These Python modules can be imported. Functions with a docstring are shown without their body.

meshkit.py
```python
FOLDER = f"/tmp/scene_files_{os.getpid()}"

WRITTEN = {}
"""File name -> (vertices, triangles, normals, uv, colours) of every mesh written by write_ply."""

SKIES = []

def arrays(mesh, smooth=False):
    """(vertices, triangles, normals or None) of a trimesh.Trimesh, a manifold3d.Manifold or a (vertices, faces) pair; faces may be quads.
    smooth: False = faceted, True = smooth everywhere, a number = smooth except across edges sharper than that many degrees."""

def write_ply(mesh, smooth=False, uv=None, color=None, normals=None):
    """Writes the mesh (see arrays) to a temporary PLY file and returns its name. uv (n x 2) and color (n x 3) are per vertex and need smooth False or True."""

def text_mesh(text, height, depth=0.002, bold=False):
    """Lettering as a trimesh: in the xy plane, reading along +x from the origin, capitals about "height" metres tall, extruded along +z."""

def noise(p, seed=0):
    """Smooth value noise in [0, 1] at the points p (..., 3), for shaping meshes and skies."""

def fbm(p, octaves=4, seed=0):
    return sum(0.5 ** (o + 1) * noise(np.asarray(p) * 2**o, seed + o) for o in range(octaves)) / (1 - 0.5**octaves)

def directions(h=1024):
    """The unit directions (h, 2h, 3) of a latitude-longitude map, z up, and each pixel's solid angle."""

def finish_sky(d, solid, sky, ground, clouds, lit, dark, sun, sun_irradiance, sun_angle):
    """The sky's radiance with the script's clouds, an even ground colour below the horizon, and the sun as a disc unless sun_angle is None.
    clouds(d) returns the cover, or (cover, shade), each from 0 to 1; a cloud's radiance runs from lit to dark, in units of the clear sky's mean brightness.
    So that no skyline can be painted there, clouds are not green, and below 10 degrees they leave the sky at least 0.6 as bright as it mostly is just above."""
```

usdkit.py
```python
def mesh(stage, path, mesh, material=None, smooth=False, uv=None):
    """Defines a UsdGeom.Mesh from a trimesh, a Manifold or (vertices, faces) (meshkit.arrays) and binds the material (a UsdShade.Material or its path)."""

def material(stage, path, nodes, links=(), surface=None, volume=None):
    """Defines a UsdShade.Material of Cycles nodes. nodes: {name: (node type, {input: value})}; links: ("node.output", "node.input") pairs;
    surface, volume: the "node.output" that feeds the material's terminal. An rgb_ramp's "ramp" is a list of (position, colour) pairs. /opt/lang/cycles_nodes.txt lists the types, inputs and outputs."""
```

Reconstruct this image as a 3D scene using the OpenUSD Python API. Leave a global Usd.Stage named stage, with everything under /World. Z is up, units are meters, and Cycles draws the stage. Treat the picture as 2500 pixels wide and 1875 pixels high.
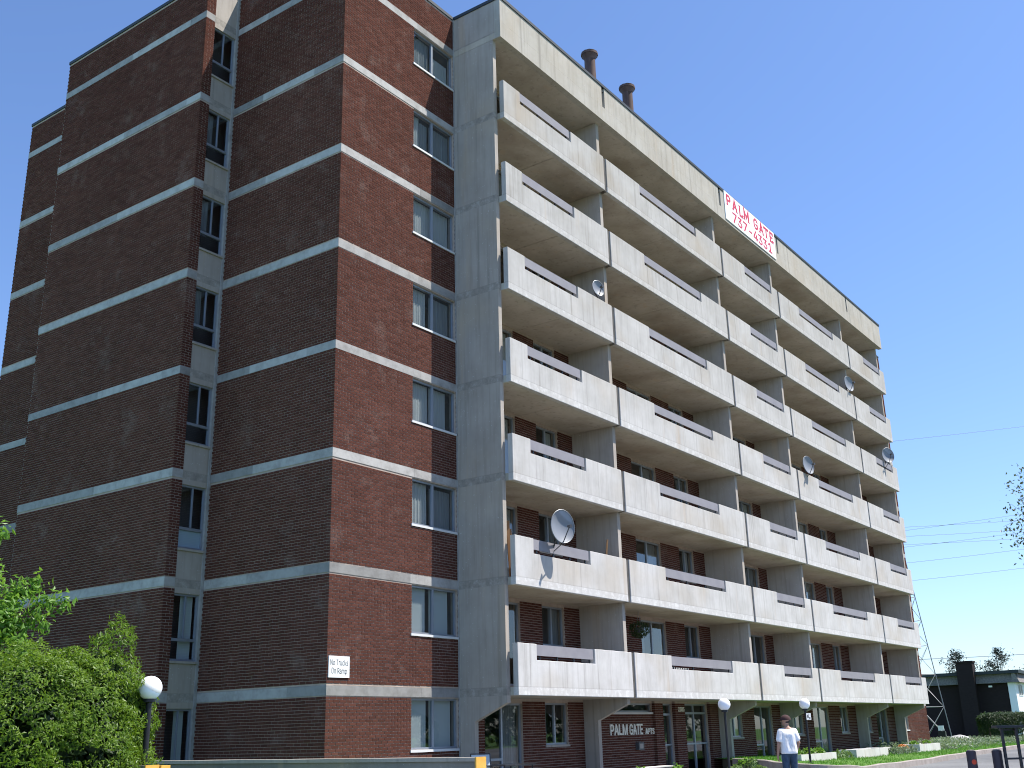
import math, random, re
import numpy as np, trimesh, manifold3d as m3
from shapely.geometry import LineString, Polygon, box as sbox
from shapely.ops import unary_union
import usdkit, meshkit
from pxr import Usd, UsdGeom, UsdLux, UsdShade, Gf, Sdf, Vt

stage = Usd.Stage.CreateInMemory()
UsdGeom.SetStageUpAxis(stage, "Z"); UsdGeom.SetStageMetersPerUnit(stage, 1.0)
world = UsdGeom.Xform.Define(stage, "/World"); stage.SetDefaultPrim(world.GetPrim())
UsdGeom.Scope.Define(stage, "/World/Looks")
R = np.random.default_rng(7); RT_ = np.random.default_rng(17); TONED = {}

# ------------------------------------------------------------------ camera, sky, sun, exposure
EXPOSURE = 0.83
SKY, SUN = 0.102, 1.25
cam = UsdGeom.Camera.Define(stage, "/World/camera")
cam.CreateHorizontalApertureAttr(36.0); cam.CreateVerticalApertureAttr(27.0)
cam.CreateFocalLengthAttr(37.845); cam.CreateClippingRangeAttr(Gf.Vec2f(0.1, 5000)); cam.CreateExposureAttr(EXPOSURE)
CP = np.array([-22.348, -15.909, 1.6])
FW, RT, UP = np.array([0.77541472, 0.55079381, 0.3088012]), np.array([0.58538878, -0.81038248, -0.02449932]), np.array([-0.23675301, -0.19976589, 0.95081102])
cam.AddTransformOp().Set(Gf.Matrix4d(*RT, 0, *UP, 0, *(-FW), 0, *CP, 1))
SUNDIR = np.array([0.72, -1.0, 2.13]); SUNDIR /= np.linalg.norm(SUNDIR)
usdkit.material(stage, "/World/Looks/sky_air", {
    "sky": ("sky_texture", {"sky_type": "single_scattering", "sun_disc": False, "sun_elevation": float(math.asin(SUNDIR[2])), "sun_rotation": float(math.atan2(SUNDIR[0], SUNDIR[1])),
                            "altitude": 70.0, "air_density": 1.0, "aerosol_density": 0.5, "ozone_density": 2.2}),
    "tint": ("mix", {"mix_type": "multiply", "fac": 1.0, "color2": (.885, 1.01, 1.23)}),
    "bg": ("background_shader", {"strength": SKY})}, [("sky.color", "tint.color1"), ("tint.color", "bg.color")], surface="bg.background")
dome = UsdLux.DomeLight.Define(stage, "/World/sky")
UsdShade.MaterialBindingAPI.Apply(dome.GetPrim()).Bind(UsdShade.Material.Get(stage, "/World/Looks/sky_air"))
dome.GetPrim().SetCustomDataByKey("kind", "structure")
sun = UsdLux.DistantLight.Define(stage, "/World/sun")
sun.CreateNormalizeAttr(True); sun.CreateIntensityAttr(SUN); sun.CreateAngleAttr(0.53); sun.CreateColorAttr(Gf.Vec3f(1.0, 0.955, 0.89))
zx = np.cross([0, 0, 1.0], SUNDIR); zx /= np.linalg.norm(zx); zy = np.cross(SUNDIR, zx)
sun.AddTransformOp().Set(Gf.Matrix4d(*zx, 0, *zy, 0, *SUNDIR, 0, 0, 0, 0, 1))

# ------------------------------------------------------------------ prims
used = {}
def numbered(parent, name):
    k = used.get((parent, name), 0); used[(parent, name)] = k + 1
    return f"{parent}/{name}" if k == 0 else f"{parent}/{name}_{k:03d}"
def path_of(p): return "/World" if p is None else (p if isinstance(p, str) else str(p.GetPath()))
def tag(o, label=None, cat=None, group=None, kind=None):
    for k, v in (("label", label), ("category", cat), ("group", group), ("kind", kind)):
        if v: o.SetCustomDataByKey(k, v)
    return o
def obj(name, mesh, m, parent=None, smooth=False, label=None, cat=None, group=None, kind=None):
    if isinstance(mesh, MB): mesh = mesh.mesh()
    g = usdkit.mesh(stage, numbered(path_of(parent), name), mesh, MAT[m], smooth=smooth); p = g.GetPrim()
    if m in TONED:   # each brick or leaf (a run of 8 or 4 vertices) has its own tone
        k = TONED[m]; nv = len(mesh[0]); tn = np.repeat(RT_.uniform(0, 1, nv // k + 1), k)[:nv]
        UsdGeom.PrimvarsAPI(g).CreatePrimvar("tone", Sdf.ValueTypeNames.FloatArray, "vertex").Set(Vt.FloatArray.FromNumpy(tn.astype(np.float32)))
    return tag(p, label, cat, group, kind)
def thing(name, label=None, cat=None, loc=(0, 0, 0), rz=0, group=None, kind=None, parent=None, scale=None):
    x = UsdGeom.Xform.Define(stage, numbered(path_of(parent), name))
    if any(loc): x.AddTranslateOp().Set(Gf.Vec3d(*map(float, loc)))
    if rz: x.AddRotateZOp().Set(float(rz))
    if scale: x.AddScaleOp().Set(Gf.Vec3f(scale, scale, scale))
    return tag(x.GetPrim(), label, cat, group, kind)
def dup(root, loc, rz, label, group=None, scale=None):
    was = root.GetCustomData()
    r = thing(re.sub(r"_\d{3}$", "", root.GetName()), label, was["category"], loc, rz, group or was.get("group"), scale=scale)
    r.GetReferences().AddInternalReference(root.GetPath()); r.SetInstanceable(True)
    return r
BOXF = np.array([[0,2,3],[0,3,1],[4,5,7],[4,7,6],[0,1,5],[0,5,4],[2,6,7],[2,7,3],[0,4,6],[0,6,2],[1,3,7],[1,7,5]])
class MB:
    def __init__(s): s.v, s.f, s.n = [], [], 0
    def add(s, v, f):
        v = np.asarray(v, float); s.v.append(v); s.f.append(np.asarray(f, int) + s.n); s.n += len(v); return s
    def tm(s, m): 
        v, f, _ = meshkit.arrays(m); return s.add(v, f)
    def box(s, x0, x1, y0, y1, z0, z1):
        return s.add([(x, y, z) for x in (x0, x1) for y in (y0, y1) for z in (z0, z1)], BOXF)
    def bar(s, a, b, r, n=8, r2=None, caps=True):
        a, b = np.asarray(a, float), np.asarray(b, float); d = b - a; L = np.linalg.norm(d); d /= L
        u = np.cross(d, [0, 0, 1.0] if abs(d[2]) < .9 else [1.0, 0, 0]); u /= np.linalg.norm(u); w = np.cross(d, u)
        t = np.arange(n) / n * 2 * np.pi; c = np.cos(t)[:, None] * u + np.sin(t)[:, None] * w
        r2 = r if r2 is None else r2
        v = np.vstack([a + c * r, b + c * r2, [a], [b]]); f = []
        for i in range(n):
            j = (i + 1) % n; f += [[i, j, n + j], [i, n + j, n + i]]
            if caps: f += [[2 * n, j, i], [2 * n + 1, n + i, n + j]]
        return s.add(v, f)
    def path(s, pts, r, n=6, r2=None):
        m = len(pts) - 1; rr = np.linspace(r, r if r2 is None else r2, m + 1)
        for i in range(m): s.bar(pts[i], pts[i + 1], rr[i], n, rr[i + 1])
        return s
    def mesh(s): return np.vstack(s.v), np.vstack(s.f)
def prism(poly, axis, a, b):
    """poly: shapely polygon in (x,z) for axis y, (y,z) for axis x, (x,y) for axis z; from a to b along the axis"""
    m = trimesh.creation.extrude_polygon(poly, b - a, engine="earcut"); v = np.array(m.vertices); f = np.array(m.faces)
    if axis == "z": v = np.c_[v[:, 0], v[:, 1], a + v[:, 2]]
    elif axis == "y": v = np.c_[v[:, 0], b - v[:, 2], v[:, 1]]
    else: v = np.c_[a + v[:, 2], v[:, 0], v[:, 1]]
    return v, f
def lathe(prof, n=24, loc=(0, 0, 0)):
    t = np.arange(n) / n * 2 * np.pi; k = len(prof)
    v = np.array([[r * math.cos(a), r * math.sin(a), z] for a in t for r, z in prof]) + np.asarray(loc)
    f = []
    for i in range(n):
        j = (i + 1) % n
        for q in range(k - 1):
            a, b, c, d = i * k + q, j * k + q, j * k + q + 1, i * k + q + 1
            f += [[a, b, c], [a, c, d]]
    return v, np.array(f)
def rotz(v, a): c, s = math.cos(a), math.sin(a); v = np.asarray(v, float); return np.c_[v[:, 0] * c - v[:, 1] * s, v[:, 0] * s + v[:, 1] * c, v[:, 2]]

# ------------------------------------------------------------------ materials
MAT = {}
def mat(name, nodes, links, surface="p.BSDF"): MAT[name] = usdkit.material(stage, f"/World/Looks/{name}", nodes, links, surface=surface)
def plain(name, c, rough=.6, metal=0.0, **k): mat(name, {"p": ("principled_bsdf", dict(base_color=c, roughness=rough, metallic=metal, **k))}, [])
def noisy(name, c1, c2, scale=4.0, rough=.8, stretch=(1, 1, 1), bump=0.0, bscale=60.0, detail=5.0, lo=.3, hi=.7, c3=None, s3=.5, metal=0.0):
    n = {"g": ("geometry", {}), "m": ("mapping", {"scale": stretch}), "n": ("noise_texture", {"scale": scale, "detail": detail, "roughness": .6}),
         "r": ("rgb_ramp", {"ramp": [(lo, c1), (hi, c2)]}), "p": ("principled_bsdf", {"roughness": rough, "metallic": metal, "specular_ior_level": .2})}
    l = [("g.position", "m.vector"), ("m.vector", "n.vector"), ("n.fac", "r.fac")]
    out = "r.color"
    if c3:
        n["n3"] = ("noise_texture", {"scale": s3, "detail": 3.0}); n["r3"] = ("rgb_ramp", {"ramp": [(.45, (0, 0, 0)), (.65, (1, 1, 1))]}); n["x3"] = ("mix", {"color2": c3})
        l += [("g.position", "n3.vector"), ("n3.fac", "r3.fac"), ("r3.color", "x3.fac"), (out, "x3.color1")]; out = "x3.color"
    l.append((out, "p.base_color"))
    if bump:
        n["nb"] = ("noise_texture", {"scale": bscale, "detail": 4.0}); n["b"] = ("bump", {"strength": bump, "distance": .01})
        l += [("g.position", "nb.vector"), ("nb.fac", "b.height"), ("b.normal", "p.normal")]
    mat(name, n, l)
def bricks_mat(name, tones, rnd="at.fac"):
    src = ("geometry", {}) ; 
    mat(name, {"g": src, "at": ("attribute", {"attribute": "tone"}), "r": ("rgb_ramp", {"ramp": tones}),
               "n": ("noise_texture", {"scale": 1.1, "detail": 5.0, "roughness": .7}), "rr": ("rgb_ramp", {"ramp": [(.56, (0, 0, 0)), (.8, (.42, .42, .42))]}),
               "x": ("mix", {"color2": (.26, .2, .17)}), "n2": ("noise_texture", {"scale": 90.0, "detail": 3.0}), "b": ("bump", {"strength": .5, "distance": .004}),
               "n3": ("noise_texture", {"scale": .35, "detail": 4.0}), "r3": ("rgb_ramp", {"ramp": [(.3, (.88, .87, .87)), (.7, (1.07, 1.06, 1.06))]}), "mu": ("mix", {"mix_type": "multiply", "fac": 1.0}),
               "p": ("principled_bsdf", {"roughness": 1.0, "specular_ior_level": .04})},
        [(rnd, "r.fac"), ("g.position", "n.vector"), ("n.fac", "rr.fac"), ("rr.color", "x.fac"), ("r.color", "x.color1"), ("g.position", "n3.vector"), ("n3.fac", "r3.fac"),
         ("x.color", "mu.color1"), ("r3.color", "mu.color2"), ("mu.color", "p.base_color"), ("g.position", "n2.vector"), ("n2.fac", "b.height"), ("b.normal", "p.normal")])
TONES = [(0, (.076, .032, .0235)), (.25, (.09, .037, .027)), (.6, (.10, .041, .03)), (.85, (.115, .048, .035)), (1, (.082, .034, .025))]
bricks_mat("brick", TONES); TONED["brick"] = 8
noisy("mortar", (.34, .275, .225), (.44, .36, .30), 6.0, 1.0)
def concrete(name, c1, c2, lip=0.0, lipr=((.47, .45, .43), (.56, .545, .52), (.72, .71, .69)), warm=(.42, .35, .26), streak=.35, bounce_fade=0.0):
    n = {"g": ("geometry", {}), "n1": ("noise_texture", {"scale": .8, "detail": 6.0, "roughness": .65}), "r1": ("rgb_ramp", {"ramp": [(.3, c1), (.7, c2)]}),
         "m2": ("mapping", {"scale": (7.0, 7.0, .45)}), "n2": ("noise_texture", {"scale": 1.0, "detail": 5.0, "roughness": .7}), "r2": ("rgb_ramp", {"ramp": [(.25, (.62, .6, .57)), (.5, (1, 1, 1)), (.75, (1.08, 1.08, 1.08))]}),
         "x2": ("mix", {"mix_type": "multiply", "fac": streak}),
         "n3": ("noise_texture", {"scale": .45, "detail": 4.0}), "r3": ("rgb_ramp", {"ramp": [(.5, (0, 0, 0)), (.75, (.55, .55, .55))]}), "x3": ("mix", {"color2": warm}),
         "n4": ("noise_texture", {"scale": 24.0, "detail": 2.0}), "r4": ("rgb_ramp", {"ramp": [(.70, (0, 0, 0)), (.76, (.6, .6, .6))]}), "x4": ("mix", {"color2": (.72, .71, .69)}),
         "m5": ("mapping", {"scale": (6.0, 6.0, .16)}), "n5": ("noise_texture", {"scale": 1.0, "detail": 6.0, "roughness": .6}), "r5": ("rgb_ramp", {"ramp": [(.57, (0, 0, 0)), (.70, (.5, .5, .5))]}), "x5": ("mix", {"color2": (.20, .185, .16)}),
         "m6": ("mapping", {"scale": (1.7, 1.7, .13), "location": (7.0, 3.0, 1.0)}), "n6": ("noise_texture", {"scale": 1.0, "detail": 5.0}), "r6": ("rgb_ramp", {"ramp": [(.62, (0, 0, 0)), (.72, (.4, .4, .4))]}), "x6": ("mix", {"color2": (.47, .36, .25)}),
         "nb": ("noise_texture", {"scale": 35.0, "detail": 6.0}), "b": ("bump", {"strength": .35, "distance": .006}), "p": ("principled_bsdf", {"roughness": .95, "specular_ior_level": .1})}
    l = [("g.position", "n1.vector"), ("n1.fac", "r1.fac"), ("g.position", "m2.vector"), ("m2.vector", "n2.vector"), ("n2.fac", "r2.fac"), ("r1.color", "x2.color1"), ("r2.color", "x2.color2"),
         ("g.position", "n3.vector"), ("n3.fac", "r3.fac"), ("r3.color", "x3.fac"), ("x2.color", "x3.color1"), ("g.position", "n4.vector"), ("n4.fac", "r4.fac"), ("r4.color", "x4.fac"), ("x6.color", "x4.color1"), ("g.position", "m5.vector"), ("m5.vector", "n5.vector"), ("n5.fac", "r5.fac"), ("r5.color", "x5.fac"), ("x3.color", "x5.color1"), ("g.position", "m6.vector"), ("m6.vector", "n6.vector"), ("n6.fac", "r6.fac"), ("r6.color", "x6.fac"), ("x5.color", "x6.color1"),
         ("g.position", "nb.vector"), ("nb.fac", "b.height"), ("b.normal", "p.normal")]
    out = "x4.color"
    if lip:   # the cast slab edge: the 0.2 m strip at each floor, rough and paler or darker in patches
        n |= {"s": ("separate_xyz", {}), "mz": ("math", {"math_type": "subtract", "value2": 2.494 - 27}), "md": ("math", {"math_type": "modulo", "value2": 2.7}), "lt": ("math", {"math_type": "less_than", "value2": .2}),
              "nl": ("noise_texture", {"scale": 5.0, "detail": 7.0, "roughness": .75}), "rl": ("rgb_ramp", {"ramp": [(.36, lipr[0]), (.52, lipr[1]), (.62, lipr[2])]}),
              "ml": ("math", {"math_type": "multiply", "value2": lip}), "xl": ("mix", {}),
              "jn": ("math", {"math_type": "compare", "value2": .205, "value3": .012}), "jm": ("math", {"math_type": "multiply", "value2": .22}), "xj": ("mix", {"color2": (.16, .145, .13)})}
        l += [("g.position", "s.vector"), ("s.z", "mz.value1"), ("mz.value", "md.value1"), ("md.value", "lt.value1"), ("lt.value", "ml.value1"), ("ml.value", "xl.fac"), ("g.position", "nl.vector"), ("nl.fac", "rl.fac"),
              (out, "xl.color1"), ("rl.color", "xl.color2"), ("md.value", "jn.value1"), ("jn.value", "jm.value1"), ("jm.value", "xj.fac"), ("xl.color", "xj.color1")]
        out = "xj.color"
    if bounce_fade:   # weaker ground bounce on the upper storeys, painted in as a darker tone
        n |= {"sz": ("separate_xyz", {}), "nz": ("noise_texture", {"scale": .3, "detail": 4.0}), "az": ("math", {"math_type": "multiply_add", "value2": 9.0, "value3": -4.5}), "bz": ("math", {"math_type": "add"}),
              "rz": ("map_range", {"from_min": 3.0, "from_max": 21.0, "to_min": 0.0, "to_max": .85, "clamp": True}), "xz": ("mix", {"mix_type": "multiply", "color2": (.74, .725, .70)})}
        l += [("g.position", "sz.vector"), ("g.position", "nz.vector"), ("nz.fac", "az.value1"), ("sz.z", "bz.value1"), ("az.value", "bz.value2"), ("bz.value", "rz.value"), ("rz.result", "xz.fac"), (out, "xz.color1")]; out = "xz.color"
    l.append((out, "p.base_color")); mat(name, n, l)
concrete("concrete_parapet", (.425, .41, .385), (.57, .555, .535), lip=.6, streak=.55, bounce_fade=1)
concrete("concrete_fascia", (.345, .315, .265), (.43, .405, .36), streak=.5)
concrete("concrete_fin", (.325, .29, .25), (.415, .375, .33), lip=.75, streak=.5, lipr=((.2, .185, .165), (.30, .275, .24), (.40, .375, .34)))
concrete("concrete_slab", (.37, .33, .265), (.50, .455, .38), warm=(.19, .14, .09), streak=.3)
concrete("concrete_planter", (.5, .48, .45), (.62, .6, .57))
concrete("concrete_dark", (.16, .15, .14), (.24, .23, .215))
mat("concrete_band", {"g": ("geometry", {}), "o": ("object_info", {}), "r": ("rgb_ramp", {"ramp": [(0, (.24, .232, .22)), (.35, (.33, .32, .302)), (1, (.42, .405, .38))]}),
    "n": ("noise_texture", {"scale": 3.0, "detail": 8.0, "roughness": .7}), "r2": ("rgb_ramp", {"ramp": [(.3, (.6, .59, .58)), (.55, (1, 1, 1)), (.7, (1.12, 1.12, 1.12))]}), "x": ("mix", {"mix_type": "multiply", "fac": .8}),
    "p": ("principled_bsdf", {"roughness": .85, "specular_ior_level": .25})},
    [("o.random", "r.fac"), ("g.position", "n.vector"), ("n.fac", "r2.fac"), ("r.color", "x.color1"), ("r2.color", "x.color2"), ("x.color", "p.base_color")])
mat("pane_glass", {"lw": ("layer_weight", {"blend": .5}), "pw": ("math", {"math_type": "power", "value2": 4.0}), "ma": ("math", {"math_type": "multiply_add", "value2": .88, "value3": .085}), "t": ("transparent_bsdf", {"color": (.78, .84, .85)}),
    "n": ("noise_texture", {"scale": .9, "detail": 1.0}), "g0": ("geometry", {}), "b": ("bump", {"strength": .06, "distance": .02}), "g": ("glossy_bsdf", {"roughness": .02, "color": (.95, .97, 1)}), "x": ("mix_closure", {})},
    [("lw.facing", "pw.value1"), ("pw.value", "ma.value1"), ("g0.position", "n.vector"), ("n.fac", "b.height"), ("b.normal", "g.normal"), ("ma.value", "x.fac"), ("t.BSDF", "x.closure1"), ("g.BSDF", "x.closure2")], surface="x.closure")
plain("aluminium", (.3, .33, .37), .4, .5); plain("frame_dark", (.09, .095, .1), .45, .3); plain("sill_white", (.6, .6, .59), .7)
noisy("curtain", (.36, .355, .345), (.46, .455, .44), 3.0, .9, (14, 14, .4)); noisy("curtain_grey", (.17, .175, .18), (.25, .255, .26), 3.0, .9, (10, 10, .4)); plain("blind", (.5, .51, .5), .7)
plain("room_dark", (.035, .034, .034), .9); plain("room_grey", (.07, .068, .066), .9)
noisy("railing_paint", (.215, .205, .222), (.26, .248, .26), 2.0, .6)
plain("flashing", (.018, .024, .027), .6); noisy("rust_pipe", (.075, .045, .04), (.12, .075, .062), 8.0, .75, (1, 1, .3))
plain("globe", (.86, .86, .87), .25, subsurface_weight=.0); plain("black_metal", (.016, .016, .019), .35); plain("sign_white", (.85, .85, .83), .5)
plain("letter_red", (.5, .02, .06), .6); plain("letter_black", (.02, .02, .022), .6); plain("letter_cream", (.72, .69, .6), .5); plain("dish_grey", (.2, .215, .24), .42); plain("dish_dark", (.06, .06, .065), .5)
noisy("asphalt", (.105, .107, .112), (.15, .152, .157), 3.0, .9, bump=.4, bscale=120.0, c3=(.175, .176, .178), s3=.15)
noisy("kerb", (.26, .225, .2), (.37, .33, .30), 4.0, .9, bump=.3, bscale=40.0)
noisy("lawn_ground", (.045, .12, .014), (.08, .18, .024), 2.2, .95, bump=.6, bscale=30.0, c3=(.10, .17, .035), s3=.3)
noisy("joint_dark", (.075, .07, .064), (.11, .102, .094), 5.0, .9)
noisy("earth", (.06, .045, .032), (.11, .085, .06), 3.0, .95)
noisy("yellow_paint", (.62, .33, .055), (.78, .45, .1), 6.0, .6)
noisy("wood", (.28, .15, .07), (.4, .23, .11), 3.0, .7, (1, 1, .1)); plain("mesh_cloth", (.45, .53, .6), .7)
plain("skin", (.4, .23, .16), .55); noisy("shirt", (.84, .84, .84), (.9, .9, .9), 9.0, .9, bump=.5, bscale=14.0); noisy("denim", (.035, .06, .1), (.075, .115, .17), 14.0, .9); plain("cap_cloth", (.05, .02, .019), .9); plain("hair", (.03, .02, .015), .8); plain("shoe", (.5, .5, .5), .6)
noisy("bark", (.07, .055, .042), (.15, .12, .095), 8.0, .9, (1, 1, .2)); plain("twig", (.05, .04, .035), .9)
def leafmat(name, c1, c2, trans, rough=.45, tr=.35):
    TONED[name] = 4
    mat(name, {"g": ("geometry", {}), "at": ("attribute", {"attribute": "tone"}), "r": ("rgb_ramp", {"ramp": [(0, c1), (1, c2)]}), "n": ("noise_texture", {"scale": 2.2, "detail": 2.0}), "ad": ("mix_float", {"fac": .5}),
               "p": ("principled_bsdf", {"roughness": rough, "specular_ior_level": .35}), "t": ("translucent_bsdf", {"color": trans}), "x": ("mix_closure", {"fac": tr})},
        [("at.fac", "ad.a"), ("g.position", "n.vector"), ("n.fac", "ad.b"), ("ad.result", "r.fac"), ("r.color", "p.base_color"), ("p.BSDF", "x.closure1"), ("t.BSDF", "x.closure2")], surface="x.closure")
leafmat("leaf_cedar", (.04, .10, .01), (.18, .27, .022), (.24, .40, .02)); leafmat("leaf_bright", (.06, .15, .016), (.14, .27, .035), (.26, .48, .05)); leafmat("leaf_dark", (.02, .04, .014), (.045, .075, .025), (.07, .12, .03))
leafmat("leaf_far", (.045, .065, .04), (.10, .125, .07), (.12, .16, .08)); leafmat("needle", (.012, .022, .018), (.03, .045, .03), (.02, .03, .02), tr=.15); leafmat("grass_blade", (.05, .15, .015), (.11, .27, .03), (.14, .32, .03)); leafmat("hosta", (.07, .14, .04), (.16, .25, .08), (.2, .3, .06))
leafmat("groundcover", (.1, .15, .09), (.22, .28, .18), (.2, .25, .12)); plain("flower_orange", (.75, .25, .03), .6); plain("flower_white", (.8, .8, .78), .6)
plain("steel", (.2, .21, .22), .5, .5); noisy("siding", (.72, .72, .74), (.78, .78, .8), 1.0, .6); noisy("shingle", (.10, .10, .115), (.3, .27, .24), 9.0, .9, (1, 1, 3)); noisy("rock", (.3, .29, .28), (.48, .46, .44), 3.0, .9, bump=.6, bscale=6.0)
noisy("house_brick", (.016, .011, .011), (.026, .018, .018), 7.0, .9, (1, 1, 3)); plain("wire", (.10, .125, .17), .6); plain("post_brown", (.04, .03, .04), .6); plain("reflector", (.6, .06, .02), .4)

# ------------------------------------------------------------------ terrain
def zd(x):   # the driveway's height
    return np.interp(x, [-600, -8, 3, 12.8, 19, 27.8, 40, 60, 600], [0, 0, .1, .17, .21, .32, .4, .42, .42])
def zl(x, y):   # the lawn's height
    x, y = np.asarray(x, float), np.asarray(y, float); w = [1 / (((x - a) * .6) ** 2 + (y - b) ** 2 + .15) ** 1.5 for a, b, _ in LP]
    return sum(q * c[2] for q, c in zip(w, LP)) / sum(w)
LP = [(13.1, .2, .60), (11.85, -1, .60), (10.9, -2.2, .54), (10.3, -3.3, .50), (10.6, -4, .44), (12.8, -4, .35), (16, -4, .36), (19, -4, .37), (23, -4, .42), (28, -4, .47), (34, -4, .5), (41, -4, .52), (50, -4, .52), (60, -4, .52),
      (11.3, -2.8, .51), (15.9, -2, .49), (21.2, -2, .46), (28.8, -2, .45), (36, -2, .5), (45, 2, .5), (55, 5, .48), (65, 10, .45), (45, 15, .5), (14, 1.7, .6), (20, 1.7, .55), (30, 1.7, .5), (40, 1.7, .52), (60, 25, .45)]
def sheet(xs, ys, zf):
    X, Y = np.meshgrid(xs, ys, indexing="ij"); v = np.stack([X, Y, zf(X, Y)], -1).reshape(-1, 3); n, m = len(xs), len(ys); i = np.arange(n * m).reshape(n, m)
    a, b, c, d = i[:-1, :-1].ravel(), i[1:, :-1].ravel(), i[1:, 1:].ravel(), i[:-1, 1:].ravel()
    return v, np.vstack([np.c_[a, b, c], np.c_[a, c, d]])
obj("ground", sheet(np.r_[-900, -300, -100, np.linspace(-60, 100, 81), 300, 900], np.r_[-900, -300, -100, np.linspace(-60, 60, 31), 300, 900], lambda x, y: zd(x) - .03), "lawn_ground", kind="structure")
obj("driveway", sheet(np.r_[-60:80:71j], np.r_[-40:-3.98:19j], lambda x, y: zd(x)), "asphalt", kind="structure")
obj("entrance_path", sheet(np.r_[-3.0:14.0:18j], np.r_[-3.98:1.75:4j], lambda x, y: zd(x) + .004), "asphalt", kind="structure")
KERB = [(13.3, .6), (13.1, .2), (11.85, -1.0), (10.95, -2.2), (10.45, -3.2), (10.6, -3.75), (11.2, -3.98), (12.77, -4.05), (19, -4.05), (28, -4.05), (41, -4.05), (44, -3.7)]
kl = LineString(KERB)
pts = [kl.interpolate(t).coords[0] for t in np.linspace(0, kl.length, 90)]
lawn_poly = Polygon(KERB + [(70, -3.5), (70, 30), (41, 30), (41, 1.75), (14, 1.75)])
gx = [(x, y) for x in np.r_[9.6:70:100j] for y in np.r_[-4.2:30:60j]]
from shapely.ops import triangulate
tri = trimesh.creation.triangulate_polygon(lawn_poly, engine="earcut")
lv, lf = trimesh.remesh.subdivide_to_size(np.c_[np.array(tri[0]), np.zeros(len(tri[0]))], np.array(tri[1]), 1.2)
lv[:, 2] = zl(lv[:, 0], lv[:, 1]); lv[:, 2] += .03 * (meshkit.noise(lv * [.6, .6, 0], 3) - .5)
obj("lawn", (lv, lf), "lawn_ground", kind="structure")
pa = np.array(pts); tg = np.gradient(pa, axis=0); tg /= np.linalg.norm(tg, axis=1, keepdims=True); nm = np.c_[tg[:, 1], -tg[:, 0]] * .08; kt = zl(pa[:, 0], pa[:, 1]) + .02; kb = zd(pa[:, 0]) - .05; NK = len(pa)
kv = np.vstack([np.c_[pa - nm, kb], np.c_[pa - nm, kt - .015], np.c_[pa - nm * .75, kt], np.c_[pa + nm * .75, kt], np.c_[pa + nm, kt - .015], np.c_[pa + nm, kb]]); ki = np.arange(NK - 1)
km = (kv, np.vstack([np.vstack([np.c_[q * NK + ki, (q + 1) * NK + ki, (q + 1) * NK + ki + 1], np.c_[q * NK + ki, (q + 1) * NK + ki + 1, q * NK + ki + 1]]) for q in range(5)]))
tag(obj("kerb", km, "kerb", smooth=30, kind="structure"))
gb = MB()   # grass: short blades over the part of the lawn one can see
N = 26000; gxy = np.c_[R.uniform(9.8, 52, N), R.uniform(-4.0, 1.4, N)]
from shapely import contains_xy
gxy = gxy[contains_xy(lawn_poly, gxy[:, 0], gxy[:, 1])]; n = len(gxy); a = R.uniform(0, 6.28, n); h = R.uniform(.04, .1, n); w = R.uniform(.008, .018, n)
base = np.c_[gxy, zl(gxy[:, 0], gxy[:, 1]) - .015]; dx = np.c_[np.cos(a), np.sin(a), 0 * a] * w[:, None]; tip = base + np.c_[R.normal(0, .03, (n, 2)), h]
obj("grass", (np.stack([base - dx, base + dx, tip], 1).reshape(-1, 3), np.arange(3 * n).reshape(-1, 3)), "grass_blade", label="short green lawn grass between the kerb and the building", cat="grass", kind="stuff")

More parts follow.
